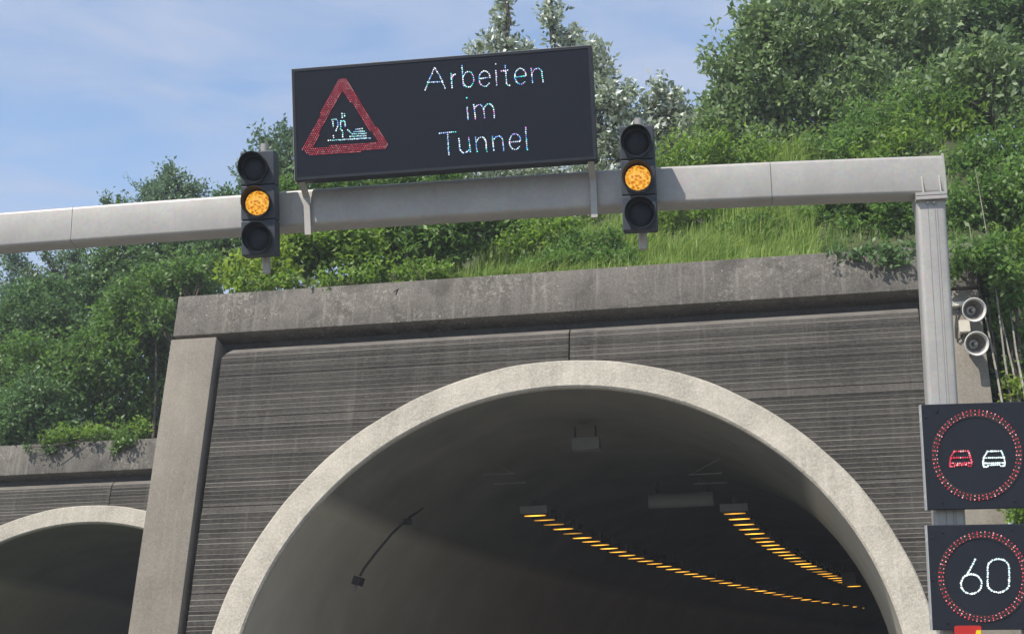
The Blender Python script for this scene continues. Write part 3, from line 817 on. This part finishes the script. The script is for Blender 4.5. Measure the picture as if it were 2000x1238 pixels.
mb = MB(); mb.add([(-16, -60, 0), (9, -60, 0), (9, 26, 0), (-16, 26, 0)], [(0, 1, 2, 3)]); tag(mb.build('road', M_road), kind='structure')
# road inside the tunnel follows the curve
vs = []
for (y, x) in [(25.99, .98)]+cl[1:]: vs += [(x-5.6, y, .0), (x+5.6, y, .0)]
mb = MB(); mb.add(vs, [(2*i, 2*i+1, 2*i+3, 2*i+2) for i in range(len(vs)//2-1)]); tag(mb.build('road', M_road), kind='structure')

def ground_hit(px, py, y0=24.5, y1=70):
    """first point on the ray of a pixel that lies on the hillside"""
    y = y0
    while y < y1:
        p = at(px, py, y); d = p-C0; a = d.dot(H); s = d.dot(B)
        if s > 1.5 and p.z < hgt(a, s): return p
        y += .1
    return None
def hz(p): d = p-C0; return hgt(d.dot(H), d.dot(B))

# ------------------------------------------------------------------ vegetation
ML = {
 'silver': leafmat('leaf_silver', (.085, .115, .06), (.17, .205, .125), (.80, .83, .74), .22, .5),
 'willow': leafmat('leaf_willow', (.050, .095, .026), (.145, .210, .068), (.27, .34, .18), .30, .5),
 'dark': leafmat('leaf_dark', (.032, .078, .024), (.100, .170, .050), (.10, .165, .065), .34, .45),
 'mid': leafmat('leaf_mid', (.042, .100, .018), (.115, .195, .036), (.13, .19, .06), .40, .45),
 'bright': leafmat('leaf_bright', (.065, .130, .014), (.155, .235, .032), (.16, .22, .06), .44, .45),
 'blue': leafmat('leaf_bluish', (.045, .090, .046), (.105, .165, .078), (.24, .29, .20), .30, .5),
 'yellow': leafmat('leaf_yellow', (.095, .155, .014), (.20, .265, .034), (.18, .23, .06), .44, .4),
}
def leaf_mesh(name, pos, dirs, nrm, L, W, tint, mat_, parent):
    n = len(pos); side = np.cross(dirs, nrm); side /= np.linalg.norm(side, axis=1, keepdims=True)+1e-9
    nn = np.cross(side, dirs)
    L = L[:, None]; W = W[:, None]
    v = np.empty((n, 4, 3), np.float32)
    v[:, 0] = pos; v[:, 1] = pos+dirs*L*.45+side*W*.5+nn*W*.12; v[:, 2] = pos+dirs*L-nn*L*.10; v[:, 3] = pos+dirs*L*.45-side*W*.5+nn*W*.12
    me = bpy.data.meshes.new(name); me.vertices.add(n*4); me.vertices.foreach_set('co', v.ravel())
    me.loops.add(n*4); me.loops.foreach_set('vertex_index', np.arange(n*4, dtype=np.int32))
    me.polygons.add(n); me.polygons.foreach_set('loop_start', np.arange(0, n*4, 4, dtype=np.int32))
    a = me.attributes.new('tint', 'FLOAT', 'FACE'); a.data.foreach_set('value', tint.astype(np.float32))
    me.update(calc_edges=True); me.materials.append(mat_)
    o = bpy.data.objects.new(name, me); COL.objects.link(o); o.parent = parent; return o
def unit(x): return x/(np.linalg.norm(x, axis=-1, keepdims=True)+1e-9)
TOTAL = [0]
def plant(name, label, cat, depth, lobes, kind, leaf=.10, cover=3.0, seed=0, up=.5, spray=.45, group=None, bark=None, base=None, stems=1, wr=.5, hollow=.35, nstem='trunk', nfol='crown', limbs=10, fuzz=.22):
    """lobes: (px, py, rx_px, ry_px[, depth offset]) masses of the crown, each put at its own distance"""
    rng = np.random.default_rng(seed); sc = depth/F*1.0; leaf *= 1.3
    upn = .15 if kind in ('silver', 'willow') else .7
    LB = []
    for lb in lobes:
        dz = lb[4] if len(lb) > 4 else rng.uniform(-.5, .5)*lb[2]*sc
        c = at(lb[0], lb[1], depth+dz); LB.append((np.array(c), lb[2]*sc, (lb[2]+lb[3])/2*sc*.9, lb[3]*sc, lb[2]*lb[3]))
    if base is None:
        b = min(LB, key=lambda l: l[0][2]-l[3]); base = Vector((float(b[0][0]), float(b[0][1]), 0)); base.z = hz(base)-.05
    root = empty(name, base, label, cat, group); bo = np.array(base)
    P, Dv, NM, TT, LL = [], [], [], [], []
    lpx = leaf/sc
    tips = []
    for ci, (c, rx, ry, rz, ar) in enumerate(LB):
        nl = int(2.1*cover*PI*ar/(lpx*lpx*wr*.28)); per = 14; nt_ = max(6, nl//per)
        d = unit(rng.normal(size=(nt_, 3)))
        # lumpy boundary
        lump = 1+fuzz*(np.sin(d[:, 0]*5+seed+ci)*np.sin(d[:, 2]*6+1.3*seed)+.6*np.sin(d[:, 1]*9+seed*2+ci)*np.sin(d[:, 2]*11))
        rr = (hollow+(1-hollow)*rng.random(nt_)**.55)*lump*rng.uniform(.86, 1.10, nt_)
        p = c+d*rr[:, None]*np.array([rx, ry, rz])
        out_ = unit(d*np.array([1/rx, 1/ry, 1/rz])*min(rx, rz)+np.array([0, 0, up]))
        tdir = unit(out_+rng.normal(size=(nt_, 3))*.35)
        tips.append(p[rng.integers(0, nt_, 12)])
        tw = np.repeat(np.arange(nt_), per); t = rng.random(nt_*per)
        sl = spray*rng.uniform(.6, 1.3, nt_)
        pos = p[tw]+tdir[tw]*((t-.4)*sl[tw])[:, None]+rng.normal(size=(nt_*per, 3))*leaf*.45
        leaf_n = 1.; ld = unit(tdir[tw]*.55+rng.normal(size=(nt_*per, 3))*.75+np.array([0, 0, -.12]))
        nm = unit(rng.normal(size=(nt_*per, 3))*.75+np.array([0, 0, upn])+out_[tw]*.35)
        tt = np.clip(rng.random(nt_)[tw]*.6+rng.random(nt_*per)*.4, 0, 1)
        P.append(pos); Dv.append(ld); NM.append(nm); TT.append(tt); LL.append(leaf*rng.uniform(.6, 1.25, nt_*per))
    pos = np.concatenate(P)-bo; L = np.concatenate(LL); TOTAL[0] += len(pos)
    leaf_mesh(nfol, pos, np.concatenate(Dv), np.concatenate(NM), L, L*wr, np.concatenate(TT), ML[kind], root)
    # stems: a trunk and limbs to every mass, twigs to some spray tips
    mb = MB(); bk = bark or M_bark; r2 = random.Random(seed)
    hgt_ = max(l[0][2]+l[3]*.6 for l in LB)-base.z; br = min(.07 if kind in ('silver', 'blue') else .16, max(.02, .016*hgt_))
    cents = [Vector(l[0])-base for l in LB]
    spine_top = max(cents, key=lambda v: v.z)
    for k in range(stems):
        o = Vector((r2.uniform(-.4, .4), r2.uniform(-.4, .4), 0)) if stems > 1 else Vector((0, 0, 0))
        tgt = spine_top if k == 0 else r2.choice(cents)+Vector((r2.uniform(-.4, .4), r2.uniform(-.3, .3), r2.uniform(0, .5)))
        pts = [o+(tgt-o)*t+Vector((r2.uniform(-.06, .06), r2.uniform(-.06, .06), 0))*(hgt_*.15 if 0 < t < 1 else 0) for t in (0, .25, .5, .75, 1)]
        mb.tube(pts, [br*(1-.8*t)/(1 if stems == 1 else 1.6) for t in (0, .25, .5, .75, 1)], 7)
    tp = np.concatenate(tips); 
    for k in range(min(limbs*max(1, len(LB)//2), len(tp))):
        q = Vector(tp[r2.randrange(len(tp))])-base
        cc = min(cents, key=lambda v: (v-q).length)
        s0 = spine_top*min(.95, max(.15, (cc.z-.2*hgt_)/max(.1, spine_top.z)))
        mid = (s0+cc)*.5+Vector((r2.uniform(-.1, .1), r2.uniform(-.1, .1), r2.uniform(-.1, .15)))
        mb.tube([s0, mid, cc*.5+q*.5, q], [br*.40, br*.28, br*.16, br*.06], 5)
    mb.build(nstem, bk, root, 60)
    return root
tree = lambda *a, **k: plant('tree', *a, **k)
def shrub(label, *a, **k):
    k.setdefault('stems', 4); k.setdefault('nstem', 'stems'); k.setdefault('nfol', 'foliage'); return plant('shrub', label, 'shrub', *a, **k)

# --- right: big grey-leaved tree and its neighbours
tree('big grey green tree right of the display with pale fluttering leaves', 'tree', 34.5, [(1480, 150, 110, 110), (1600, 70, 150, 120), (1560, 230, 130, 70), (1690, 190, 110, 90), (1750, 60, 130, 110), (1440, 220, 75, 70), (1500, 50, 60, 60), (1400, 255, 45, 45), (1650, -60, 160, 80), (1560, 290, 70, 40), (1470, 285, 60, 36)], 'willow', .14, 2.5, 21, .7, .5, hollow=.3, fuzz=.3)
tree('tall dark tree in the upper right corner behind the grey green tree', 'tree', 37, [(1850, 60, 120, 110), (1960, 20, 130, 130), (1930, 150, 130, 90), (2060, 100, 120, 160), (1830, 190, 80, 80)], 'dark', .12, 2.8, 22, .5)
shrub('feathery light green willow shrub above the right end of the gantry beam', 31, [(1730, 270, 110, 75), (1830, 240, 95, 90), (1650, 310, 80, 45), (1770, 340, 90, 60), (1900, 210, 70, 90)], 'mid', .12, 2.0, 23, 1.0, .75, wr=.34, fuzz=.45, hollow=.1)
shrub('sprouting shrub in front of the dark corner tree', 30.5, [(1960, 150, 50, 80), (1905, 130, 30, 55), (1985, 240, 60, 60), (1850, 170, 30, 50)], 'willow', .15, 1.5, 24, 1.5, .8, fuzz=.4, hollow=.1)
shrub('yellow green shrub with upright shoots above the beam end', 30.2, [(1760, 290, 60, 50), (1860, 260, 60, 60), (1700, 325, 50, 26), (1820, 330, 70, 40)], 'bright', .12, 1.2, 105, 1.4, .8, fuzz=.5, hollow=.1, wr=.36)
shrub('broad bright green shrub at the right picture edge beside the beam end', 29.5, [(1960, 330, 90, 80), (1890, 360, 60, 60), (2020, 400, 80, 90), (1940, 430, 80, 60)], 'mid', .12, 2.6, 25, .5)
shrub('leafy shrub with bare stems right of the gantry post', 28, [(1900, 470, 60, 50), (1960, 500, 70, 60), (1890, 540, 35, 30), (1990, 570, 45, 60), (1930, 555, 40, 30)], 'mid', .11, 2.2, 26, .4, bark=M_barkp, stems=7, limbs=14)
tree('dark tangle of a tree filling the slope behind the loudspeakers', 'tree', 33, [(1960, 440, 110, 110), (1960, 600, 90, 110), (2040, 720, 90, 120), (1890, 420, 60, 70), (1850, 480, 60, 70)], 'dark', .12, 2.6, 27, .3)
shrub('yellow green weed bush beside the foot of the right pilaster', 23.4, [(1992, 770, 26, 28), (2015, 790, 30, 40)], 'yellow', .09, 2.2, 28, .5, .25)
shrub('small bright bush low at the right picture edge between the two displays', 23, [(1993, 1005, 22, 22), (2015, 1010, 30, 34)], 'bright', .08, 2.2, 29, .5, .22)
shrub('dark bush behind the bright weed at the right edge', 24.6, [(1985, 900, 40, 110), (2000, 740, 40, 90), (1975, 680, 25, 40)], 'dark', .10, 2.6, 30, .3)
shrub('green broad leaved shrub over the right end of the coping left of the post', 28.2, [(1640, 440, 85, 52), (1740, 430, 85, 62), (1700, 400, 90, 50), (1770, 475, 40, 30)], 'mid', .12, 2.6, 31, .4)
shrub('low dark shrub hanging over the coping beside the post', 24.5, [(1745, 500, 50, 15), (1785, 506, 34, 20), (1690, 492, 40, 9), (1840, 508, 40, 30), (1640, 494, 30, 6)], 'dark', .085, 2.0, 32, .0, .2, base=at(1770, 490, 25.6), fuzz=.5)
shrub('grassy yellow green bush behind the beam right of the right signal', 31, [(1370, 315, 75, 40), (1450, 330, 80, 40), (1550, 330, 80, 40), (1300, 345, 50, 35)], 'bright', .12, 1.8, 33, 1.1, .8, wr=.30, fuzz=.5, hollow=.1)
# --- white poplars behind the display
tree('white poplar spire right above the middle of the display', 'tree', 38, [(984, 12, 13, 26), (980, 50, 20, 30), (966, 85, 24, 24), (1000, 92, 26, 24), (930, 98, 20, 12), (988, -25, 8, 24), (1028, 98, 16, 14), (1000, 200, 45, 60)], 'silver', .14, 1.9, 41, 1.3, .28, hollow=.05, fuzz=.45)
tree('second white poplar spire nearest the upper right corner of the display', 'tree', 37.5, [(1076, 10, 15, 26), (1080, 50, 22, 30), (1100, 82, 26, 24), (1124, 66, 10, 18), (1134, 92, 14, 14), (1074, -25, 9, 24), (1090, 170, 40, 70)], 'silver', .14, 1.9, 42, 1.3, .28, hollow=.05, fuzz=.45)
tree('white poplar between the display and the right signal', 'tree', 36.5, [(1166, 125, 24, 42), (1178, 200, 38, 54), (1215, 215, 34, 44), (1190, 285, 56, 56), (1150, 350, 70, 54), (1240, 275, 44, 50), (1172, 160, 30, 30), (1160, 95, 12, 20), (1225, 180, 12, 22)], 'silver', .14, 1.9, 43, 1.1, .32, hollow=.1, fuzz=.35)
tree('slender pale poplar right of the right signal', 'tree', 37, [(1287, 200, 20, 40), (1262, 205, 14, 34), (1322, 210, 24, 40), (1300, 255, 48, 46), (1348, 260, 44, 50), (1290, 315, 56, 46), (1250, 310, 44, 50), (1286, 170, 9, 20)], 'silver', .13, 1.7, 44, 1.0, .32, hollow=.1, fuzz=.35)
shrub('silvery bush seen under the display and beam in the middle', 32.5, [(960, 350, 70, 40), (1050, 345, 70, 40), (990, 425, 90, 40), (1090, 420, 60, 34), (900, 440, 55, 34)], 'silver', .11, 2.4, 45, .6, .4)
# --- centre left bushes
shrub('bright green maple bush above the coping under the left bracket', 28.5, [(600, 500, 60, 45), (690, 480, 70, 50), (640, 455, 60, 35), (720, 520, 60, 35), (560, 470, 45, 40)], 'bright', .115, 2.6, 51, .4)
shrub('green maple bush above the coping left of the tall grass', 28.8, [(800, 480, 65, 48), (850, 500, 50, 40), (760, 450, 55, 40), (870, 460, 45, 40)], 'mid', .115, 2.6, 52, .4)
shrub('yellow green bush beside the left signal at the coping corner', 27.8, [(500, 525, 52, 42), (470, 540, 36, 30), (540, 540, 40, 24), (530, 500, 34, 30)], 'yellow', .11, 2.4, 53, .5)
shrub('leafy bush between display and beam behind the left bracket', 32, [(640, 365, 70, 30), (760, 355, 80, 30), (860, 350, 50, 30), (700, 410, 110, 40), (560, 390, 50, 40)], 'mid', .11, 2.5, 54, .7, .45, wr=.36)
tree('birch like tree behind the left signal with airy bluish crown', 'tree', 34, [(545, 290, 34, 30), (515, 275, 22, 20), (560, 330, 36, 50), (490, 345, 24, 34), (500, 420, 44, 50), (570, 260, 14, 14)], 'blue', .10, 1.7, 55, .9, .5, hollow=.1)
DW1 = (FP2 @ hit(FP2, 237, 862, -.12)).y; DW2 = (FP2 @ hit(FP2, 98, 874, -.12)).y
# --- left trees
tree('poplar crown peaking over the beam left of the left signal', 'tree', 43, [(332, 355, 26, 24), (300, 378, 44, 22), (370, 378, 36, 22), (330, 335, 9, 14), (330, 430, 90, 60), (240, 455, 60, 40)], 'blue', .105, 2.0, 61, 1.0, .5, hollow=.1, fuzz=.32)
tree('low tree top just showing over the beam near the beam joint', 'tree', 44, [(212, 393, 12, 7), (235, 400, 20, 9), (430, 385, 26, 14), (455, 380, 20, 16)], 'dark', .10, 1.6, 62, .8, .4, hollow=.1)
tree('hazy bluish tree at the left picture edge under the beam', 'tree', 47, [(40, 560, 50, 55), (130, 530, 40, 45), (20, 500, 20, 22), (90, 500, 12, 20), (150, 490, 16, 20)], 'blue', .11, 1.7, 63, .8, .5)
tree('dark green tree left of the portal in the shade under the beam', 'tree', 43, [(230, 530, 70, 55), (330, 520, 80, 55), (420, 510, 60, 50), (270, 600, 80, 60), (370, 590, 60, 60), (440, 470, 40, 40), (180, 580, 60, 60)], 'dark', .115, 2.9, 64, .4)
tree('broad dark tree at the left picture edge above the lower portal', 'tree', 42, [(60, 640, 90, 70), (150, 660, 70, 60), (40, 740, 80, 70), (130, 740, 70, 60), (-20, 680, 70, 90), (80, 590, 70, 40)], 'dark', .115, 2.9, 65, .4)
tree('dark tree with pale stems close behind the portal corner', 'tree', 40, [(300, 640, 50, 60), (330, 720, 50, 60), (310, 790, 40, 60), (270, 690, 50, 60), (380, 560, 50, 40)], 'dark', .11, 2.2, 66, .4, bark=M_barkp, limbs=16)
tree('lighter green ash tree standing before the dark trees above the lower portal', 'tree', 39, [(225, 640, 45, 50), (215, 710, 62, 52), (240, 780, 66, 52), (200, 830, 60, 34), (265, 830, 44, 30), (235, 590, 22, 34), (160, 780, 40, 40)], 'mid', .13, 2.2, 67, .5, .5, wr=.38, hollow=.2)
shrub('dark green shrub along the lower portal coping at the left edge', 37.2, [(40, 820, 60, 44), (110, 830, 50, 40), (80, 780, 50, 40), (10, 850, 30, 24)], 'dark', .105, 2.8, 68, .4)
shrub('fresh yellow green low growth on the lower coping', 36.4, [(130, 853, 40, 14), (170, 848, 40, 16), (215, 850, 30, 14), (280, 838, 22, 16), (95, 860, 20, 10)], 'bright', .10, 1.5, 69, .7, .4, fuzz=.6, hollow=0.)
shrub('fern like weed hanging over the lower coping beside the pilaster', DW1, [(237, 862, 26, 9), (232, 872, 14, 7), (250, 852, 20, 9)], 'mid', .08, 2.0, 70, -.3, .22, stems=2)
shrub('withered dark weed hanging over the lower coping', DW2, [(98, 876, 18, 6), (55, 872, 6, 4), (112, 869, 10, 4)], 'dark', .06, 1.8, 71, -.4, .15, stems=2)
shrub('green bush closing the bank between the maple bushes and the tall grass', 28.6, [(880, 470, 40, 40), (965, 440, 50, 26), (930, 435, 60, 30), (1000, 440, 40, 20)], 'mid', .105, 2.4, 93, .5)
shrub('olive bush under the beam behind the grass in the middle', 31, [(1010, 420, 70, 34), (1090, 405, 60, 30), (930, 410, 60, 34)], 'silver', .10, 2.2, 94, .5)
shrub('bright shrub right of the post below the beam end', 27.2, [(1900, 400, 60, 50), (1950, 470, 60, 60), (1990, 380, 60, 60), (1890, 460, 36, 40)], 'mid', .105, 2.3, 95, .4)
shrub('fresh green shrub at the right picture edge above the loudspeakers', 26.2, [(1990, 500, 44, 50), (1950, 560, 40, 36), (2010, 590, 40, 60)], 'bright', .10, 2.0, 96, .4, bark=M_barkp)
shrub('bright green shrub above the lower portal before the dark trees', 38.4, [(60, 700, 60, 50), (120, 740, 60, 50), (40, 780, 50, 40), (150, 690, 40, 40)], 'mid', .11, 1.6, 97, .5)
shrub('light green bush close to the portal corner left of the coping', 39, [(290, 560, 50, 44), (350, 540, 50, 44), (300, 620, 40, 40), (400, 530, 40, 34)], 'mid', .11, 1.5, 98, .5)
# backdrop trees that close the gaps behind the bushes
tree('rear green tree behind the bushes above the middle of the coping', 'tree', 40, [(640, 430, 90, 50), (780, 430, 90, 50), (900, 430, 80, 50), (520, 450, 70, 50)], 'mid', .13, 2.2, 72, .5)

shrub('dense dark leaves covering the coping end right of the gantry post', 23.6, [(1885, 500, 44, 26), (1872, 530, 14, 14), (1935, 485, 40, 32), (1962, 530, 20, 24)], 'mid', .10, 2.4, 91, .1, .3, base=at(1895, 520, 24.9))
shrub('green shrub in the gap right of the loudspeakers', 24.2, [(1965, 640, 34, 50), (1985, 560, 40, 50), (1965, 720, 24, 40)], 'mid', .10, 1.7, 92, .4, .3, stems=2)
rs = random.Random(4)
for k, (xa, ya, xb, yb) in enumerate(((1945, 720, 1893, 440), (1962, 700, 1905, 330), (1978, 720, 1935, 480), (1985, 690, 1950, 520))):
    p0, p1 = at(xa, ya, 23.6), at(xb, yb, 24.6); mb = MB()
    mb.tube([(p1-p0)*t+Vector((rs.uniform(-.05, .05), 0, 0))*(1 if 0 < t < 1 else 0) for t in (-.6, 0, .3, .6, 1)], [.022, .018, .015, .011, .006], 6)
    o = mb.build('bare_stem', M_barkp, None, 60); o.location = p0
    tag(o, ('long thin pale stem crossing the dark bush right of the post', 'longest pale stem rising beside the end of the gantry beam', 'pale stem leaning left above the upper loudspeaker', 'short pale stem right of the upper loudspeaker', 'pale stem leaning right over the dark gap', 'pale stem low behind the loudspeakers')[k], 'stem', 'bare stems on the right slope')

# --- grass on the slope: uncountable, one object
def grass(name, areas, n, seed, mat_, hmin, hmax, lean=.35):
    rng = np.random.default_rng(seed); base = []
    tries = 0
    while len(base) < n and tries < n*6:
        tries += 1
        (xa, xb, ya, yb, wgt) = areas[rng.integers(0, len(areas))]
        a = rng.uniform(xa, xb); s = rng.uniform(ya, yb)
        if math.sin(a*2.1+s*1.7)+math.sin(a*.9-s*2.3+1)+rng.uniform(-1.3, 1.3) < -.6: continue
        p = gz(a, s); base.append((p.x, p.y, hgt(a, s)-.03))
    base = np.array(base); n = len(base)
    Hh = rng.uniform(hmin, hmax, n)*(.75+.35*np.sin(base[:, 0]*2.3)*np.sin(base[:, 1]*1.9)); az = rng.uniform(0, 2*PI, n)
    ln = np.abs(rng.normal(0, lean, n)); dirx = np.cos(az)*.7+.55; diry = np.sin(az)
    w = rng.uniform(.006, .013, n); ax = rng.uniform(0, PI, n)
    v = np.empty((n, 5, 3), np.float32); sx = np.stack([np.cos(ax)*w, np.sin(ax)*w, np.zeros(n)], 1)
    mid = base+np.stack([dirx*ln*Hh*.28, diry*ln*Hh*.28, Hh*.62], 1); tip = base+np.stack([dirx*ln*Hh, diry*ln*Hh, Hh*np.clip(1-.3*ln, .45, 1)], 1)
    v[:, 0] = base-sx; v[:, 1] = base+sx; v[:, 2] = mid+sx*.8; v[:, 3] = mid-sx*.8; v[:, 4] = tip
    me = bpy.data.meshes.new(name); me.vertices.add(n*5); me.vertices.foreach_set('co', v.ravel())
    k = np.arange(n)*5
    idx = np.stack([k, k+1, k+2, k+3, k+3, k+2, k+4], 1).astype(np.int32)
    me.loops.add(n*7); me.loops.foreach_set('vertex_index', idx.ravel())
    me.polygons.add(2*n); ls = np.stack([np.arange(n)*7, np.arange(n)*7+4], 1).astype(np.int32); me.polygons.foreach_set('loop_start', ls.ravel())
    a = me.attributes.new('tint', 'FLOAT', 'FACE'); a.data.foreach_set('value', np.repeat(rng.random(n), 2).astype(np.float32))
    me.update(calc_edges=True); me.materials.append(mat_)
    o = bpy.data.objects.new(name, me); COL.objects.link(o); tag(o, None, None, None, 'stuff'); return o
M_grass = leafmat('grass_blade', (.075, .145, .020), (.22, .27, .070), None, .35, .3)
M_grass2 = leafmat('grass_green', (.055, .11, .018), (.12, .18, .035), None, .35, .3)
grass('grass', [(-2.3, 4.2, 1.55, 7.5, 1), (-.5, 3.6, 1.55, 8, 1)], 30000, 5, M_grass, .28, .95, .6)
grass('tall_grass', [(-2.5, -.9, 1.55, 2.6, 1), (-1.2, .8, 2.6, 4.2, 1)], 5000, 9, M_grass, .45, .95, .5)
grass('short_grass', [(-7, 7, 1.5, 9, 1), (7.3, 16, -8, 8, 1)], 40000, 6, M_grass2, .15, .45)

# leafy weeds on the slope among the grass
shrub('low leafy weeds on the coping in the middle of the grass slope', 26.9, [(1080, 515, 55, 14), (1150, 505, 60, 15), (1220, 500, 40, 12), (1040, 520, 30, 10)], 'mid', .07, 2.2, 81, .3, .2)
shrub('weed clump on the grass slope below the right signal', 27.6, [(1140, 480, 40, 22), (1190, 470, 40, 20), (1100, 490, 30, 14)], 'mid', .075, 1.8, 82, .5, .25)
shrub('small green bush on the grass slope right of the right signal', 28.6, [(1450, 460, 40, 26), (1500, 450, 45, 30), (1540, 470, 40, 26)], 'mid', .09, 1.5, 83, .6, .35)
shrub('weedy green clump hanging over the coping edge near the tall grass', 26.2, [(850, 528, 40, 14), (810, 532, 30, 10)], 'bright', .07, 2.0, 101, .3, .2)
shrub('leafy weeds in the tall grass between the silvery bush and the right bracket', 28, [(1060, 455, 40, 26), (1010, 480, 36, 24), (1110, 440, 34, 22)], 'bright', .08, 1.5, 102, .5, .28)
shrub('broad green weed patch on the upper grass slope behind the right signal', 29.4, [(1330, 410, 50, 22), (1400, 420, 40, 22), (1280, 425, 34, 18)], 'bright', .085, 1.4, 103, .6, .3)
shrub('low yellow green weeds along the coping under the left signal', 26.6, [(480, 556, 40, 12), (560, 552, 50, 14), (640, 548, 50, 14), (720, 542, 50, 14), (790, 538, 40, 14)], 'bright', .09, 1.3, 104, .8, .4, fuzz=.6, hollow=0.)
print('leaves', TOTAL[0])

# thin hazy air added to lift the blacks as windscreen glare does: one closed box of air round the camera and the whole place
m, nt, N, out = mat('glare_haze_air')
pv = N('VolumePrincipled', i_Color=(.93, .95, 1., 1), i_Density=.0011, i_Anisotropy=0.0); nt.links.new(pv.outputs[0], out.inputs['Volume'])
mb = MB(); mb.box((-950, -950, -2), (950, 950, 60)); tag(mb.build('glare_haze', m), kind='stuff')
# ------------------------------------------------------------------ light
EL, AZ = R(54), R(46)
sd = Vector((-math.sin(AZ)*math.cos(EL), -math.cos(AZ)*math.cos(EL), math.sin(EL)))
sun = bpy.data.lights.new('sun', 'SUN'); sun.energy = 4.3; sun.angle = R(.5); sun.color = (1, .945, .86)
so = bpy.data.objects.new('sun', sun); COL.objects.link(so); so.rotation_euler = sd.to_track_quat('Z', 'Y').to_euler(); so.location = (0, 0, 40)
wd_ = bpy.data.worlds.new('World'); SC.world = wd_; wd_.use_nodes = True; nt = wd_.node_tree; nt.nodes.clear()
wo = nt.nodes.new('ShaderNodeOutputWorld'); bg = nt.nodes.new('ShaderNodeBackground'); sk = nt.nodes.new('ShaderNodeTexSky')
sk.sky_type = 'NISHITA'; sk.sun_disc = False; sk.sun_elevation = EL; sk.sun_rotation = math.atan2(sd.x, sd.y); sk.altitude = 400; sk.air_density = 1.15; sk.dust_density = .6; sk.ozone_density = 2.2
# thin cirrus veil drawn on the sky's direction
tc = nt.nodes.new('ShaderNodeTexCoord'); mp = nt.nodes.new('ShaderNodeMapping'); mp.inputs['Rotation'].default_value = (.25, .32, .2); mp.inputs['Scale'].default_value = (2.6, 1.6, 12.)
nz = nt.nodes.new('ShaderNodeTexNoise'); nz.inputs['Scale'].default_value = 2.1; nz.inputs['Detail'].default_value = 7; nz.inputs['Roughness'].default_value = .55; nz.inputs['Distortion'].default_value = .5
rp = nt.nodes.new('ShaderNodeValToRGB'); rp.color_ramp.elements[0].position = .36; rp.color_ramp.elements[1].position = .62; rp.color_ramp.elements[0].color = (0, 0, 0, 1); rp.color_ramp.elements[1].color = (.8, .8, .8, 1)
mx = nt.nodes.new('ShaderNodeMix'); mx.data_type = 'RGBA'; mx.inputs[7].default_value = (2.45, 2.9, 3.9, 1)
for a, b in ((tc.outputs['Generated'], mp.inputs[0]), (mp.outputs[0], nz.inputs['Vector']), (nz.outputs[0], rp.inputs[0]), (rp.outputs[0], mx.inputs[0]), (sk.outputs[0], mx.inputs[6]), (mx.outputs[2], bg.inputs[0]), (bg.outputs[0], wo.inputs[0])): nt.links.new(a, b)
bg.inputs[1].default_value = .145
vs_ = SC.view_settings; vs_.view_transform = 'Standard'; vs_.look = 'None'; vs_.exposure = 0.47; vs_.gamma = 1
SC.cycles.use_denoising = True
SC.cycles.volume_bounces = 0; SC.cycles.max_bounces = 6; SC.cycles.diffuse_bounces = 4; SC.cycles.transparent_max_bounces = 4
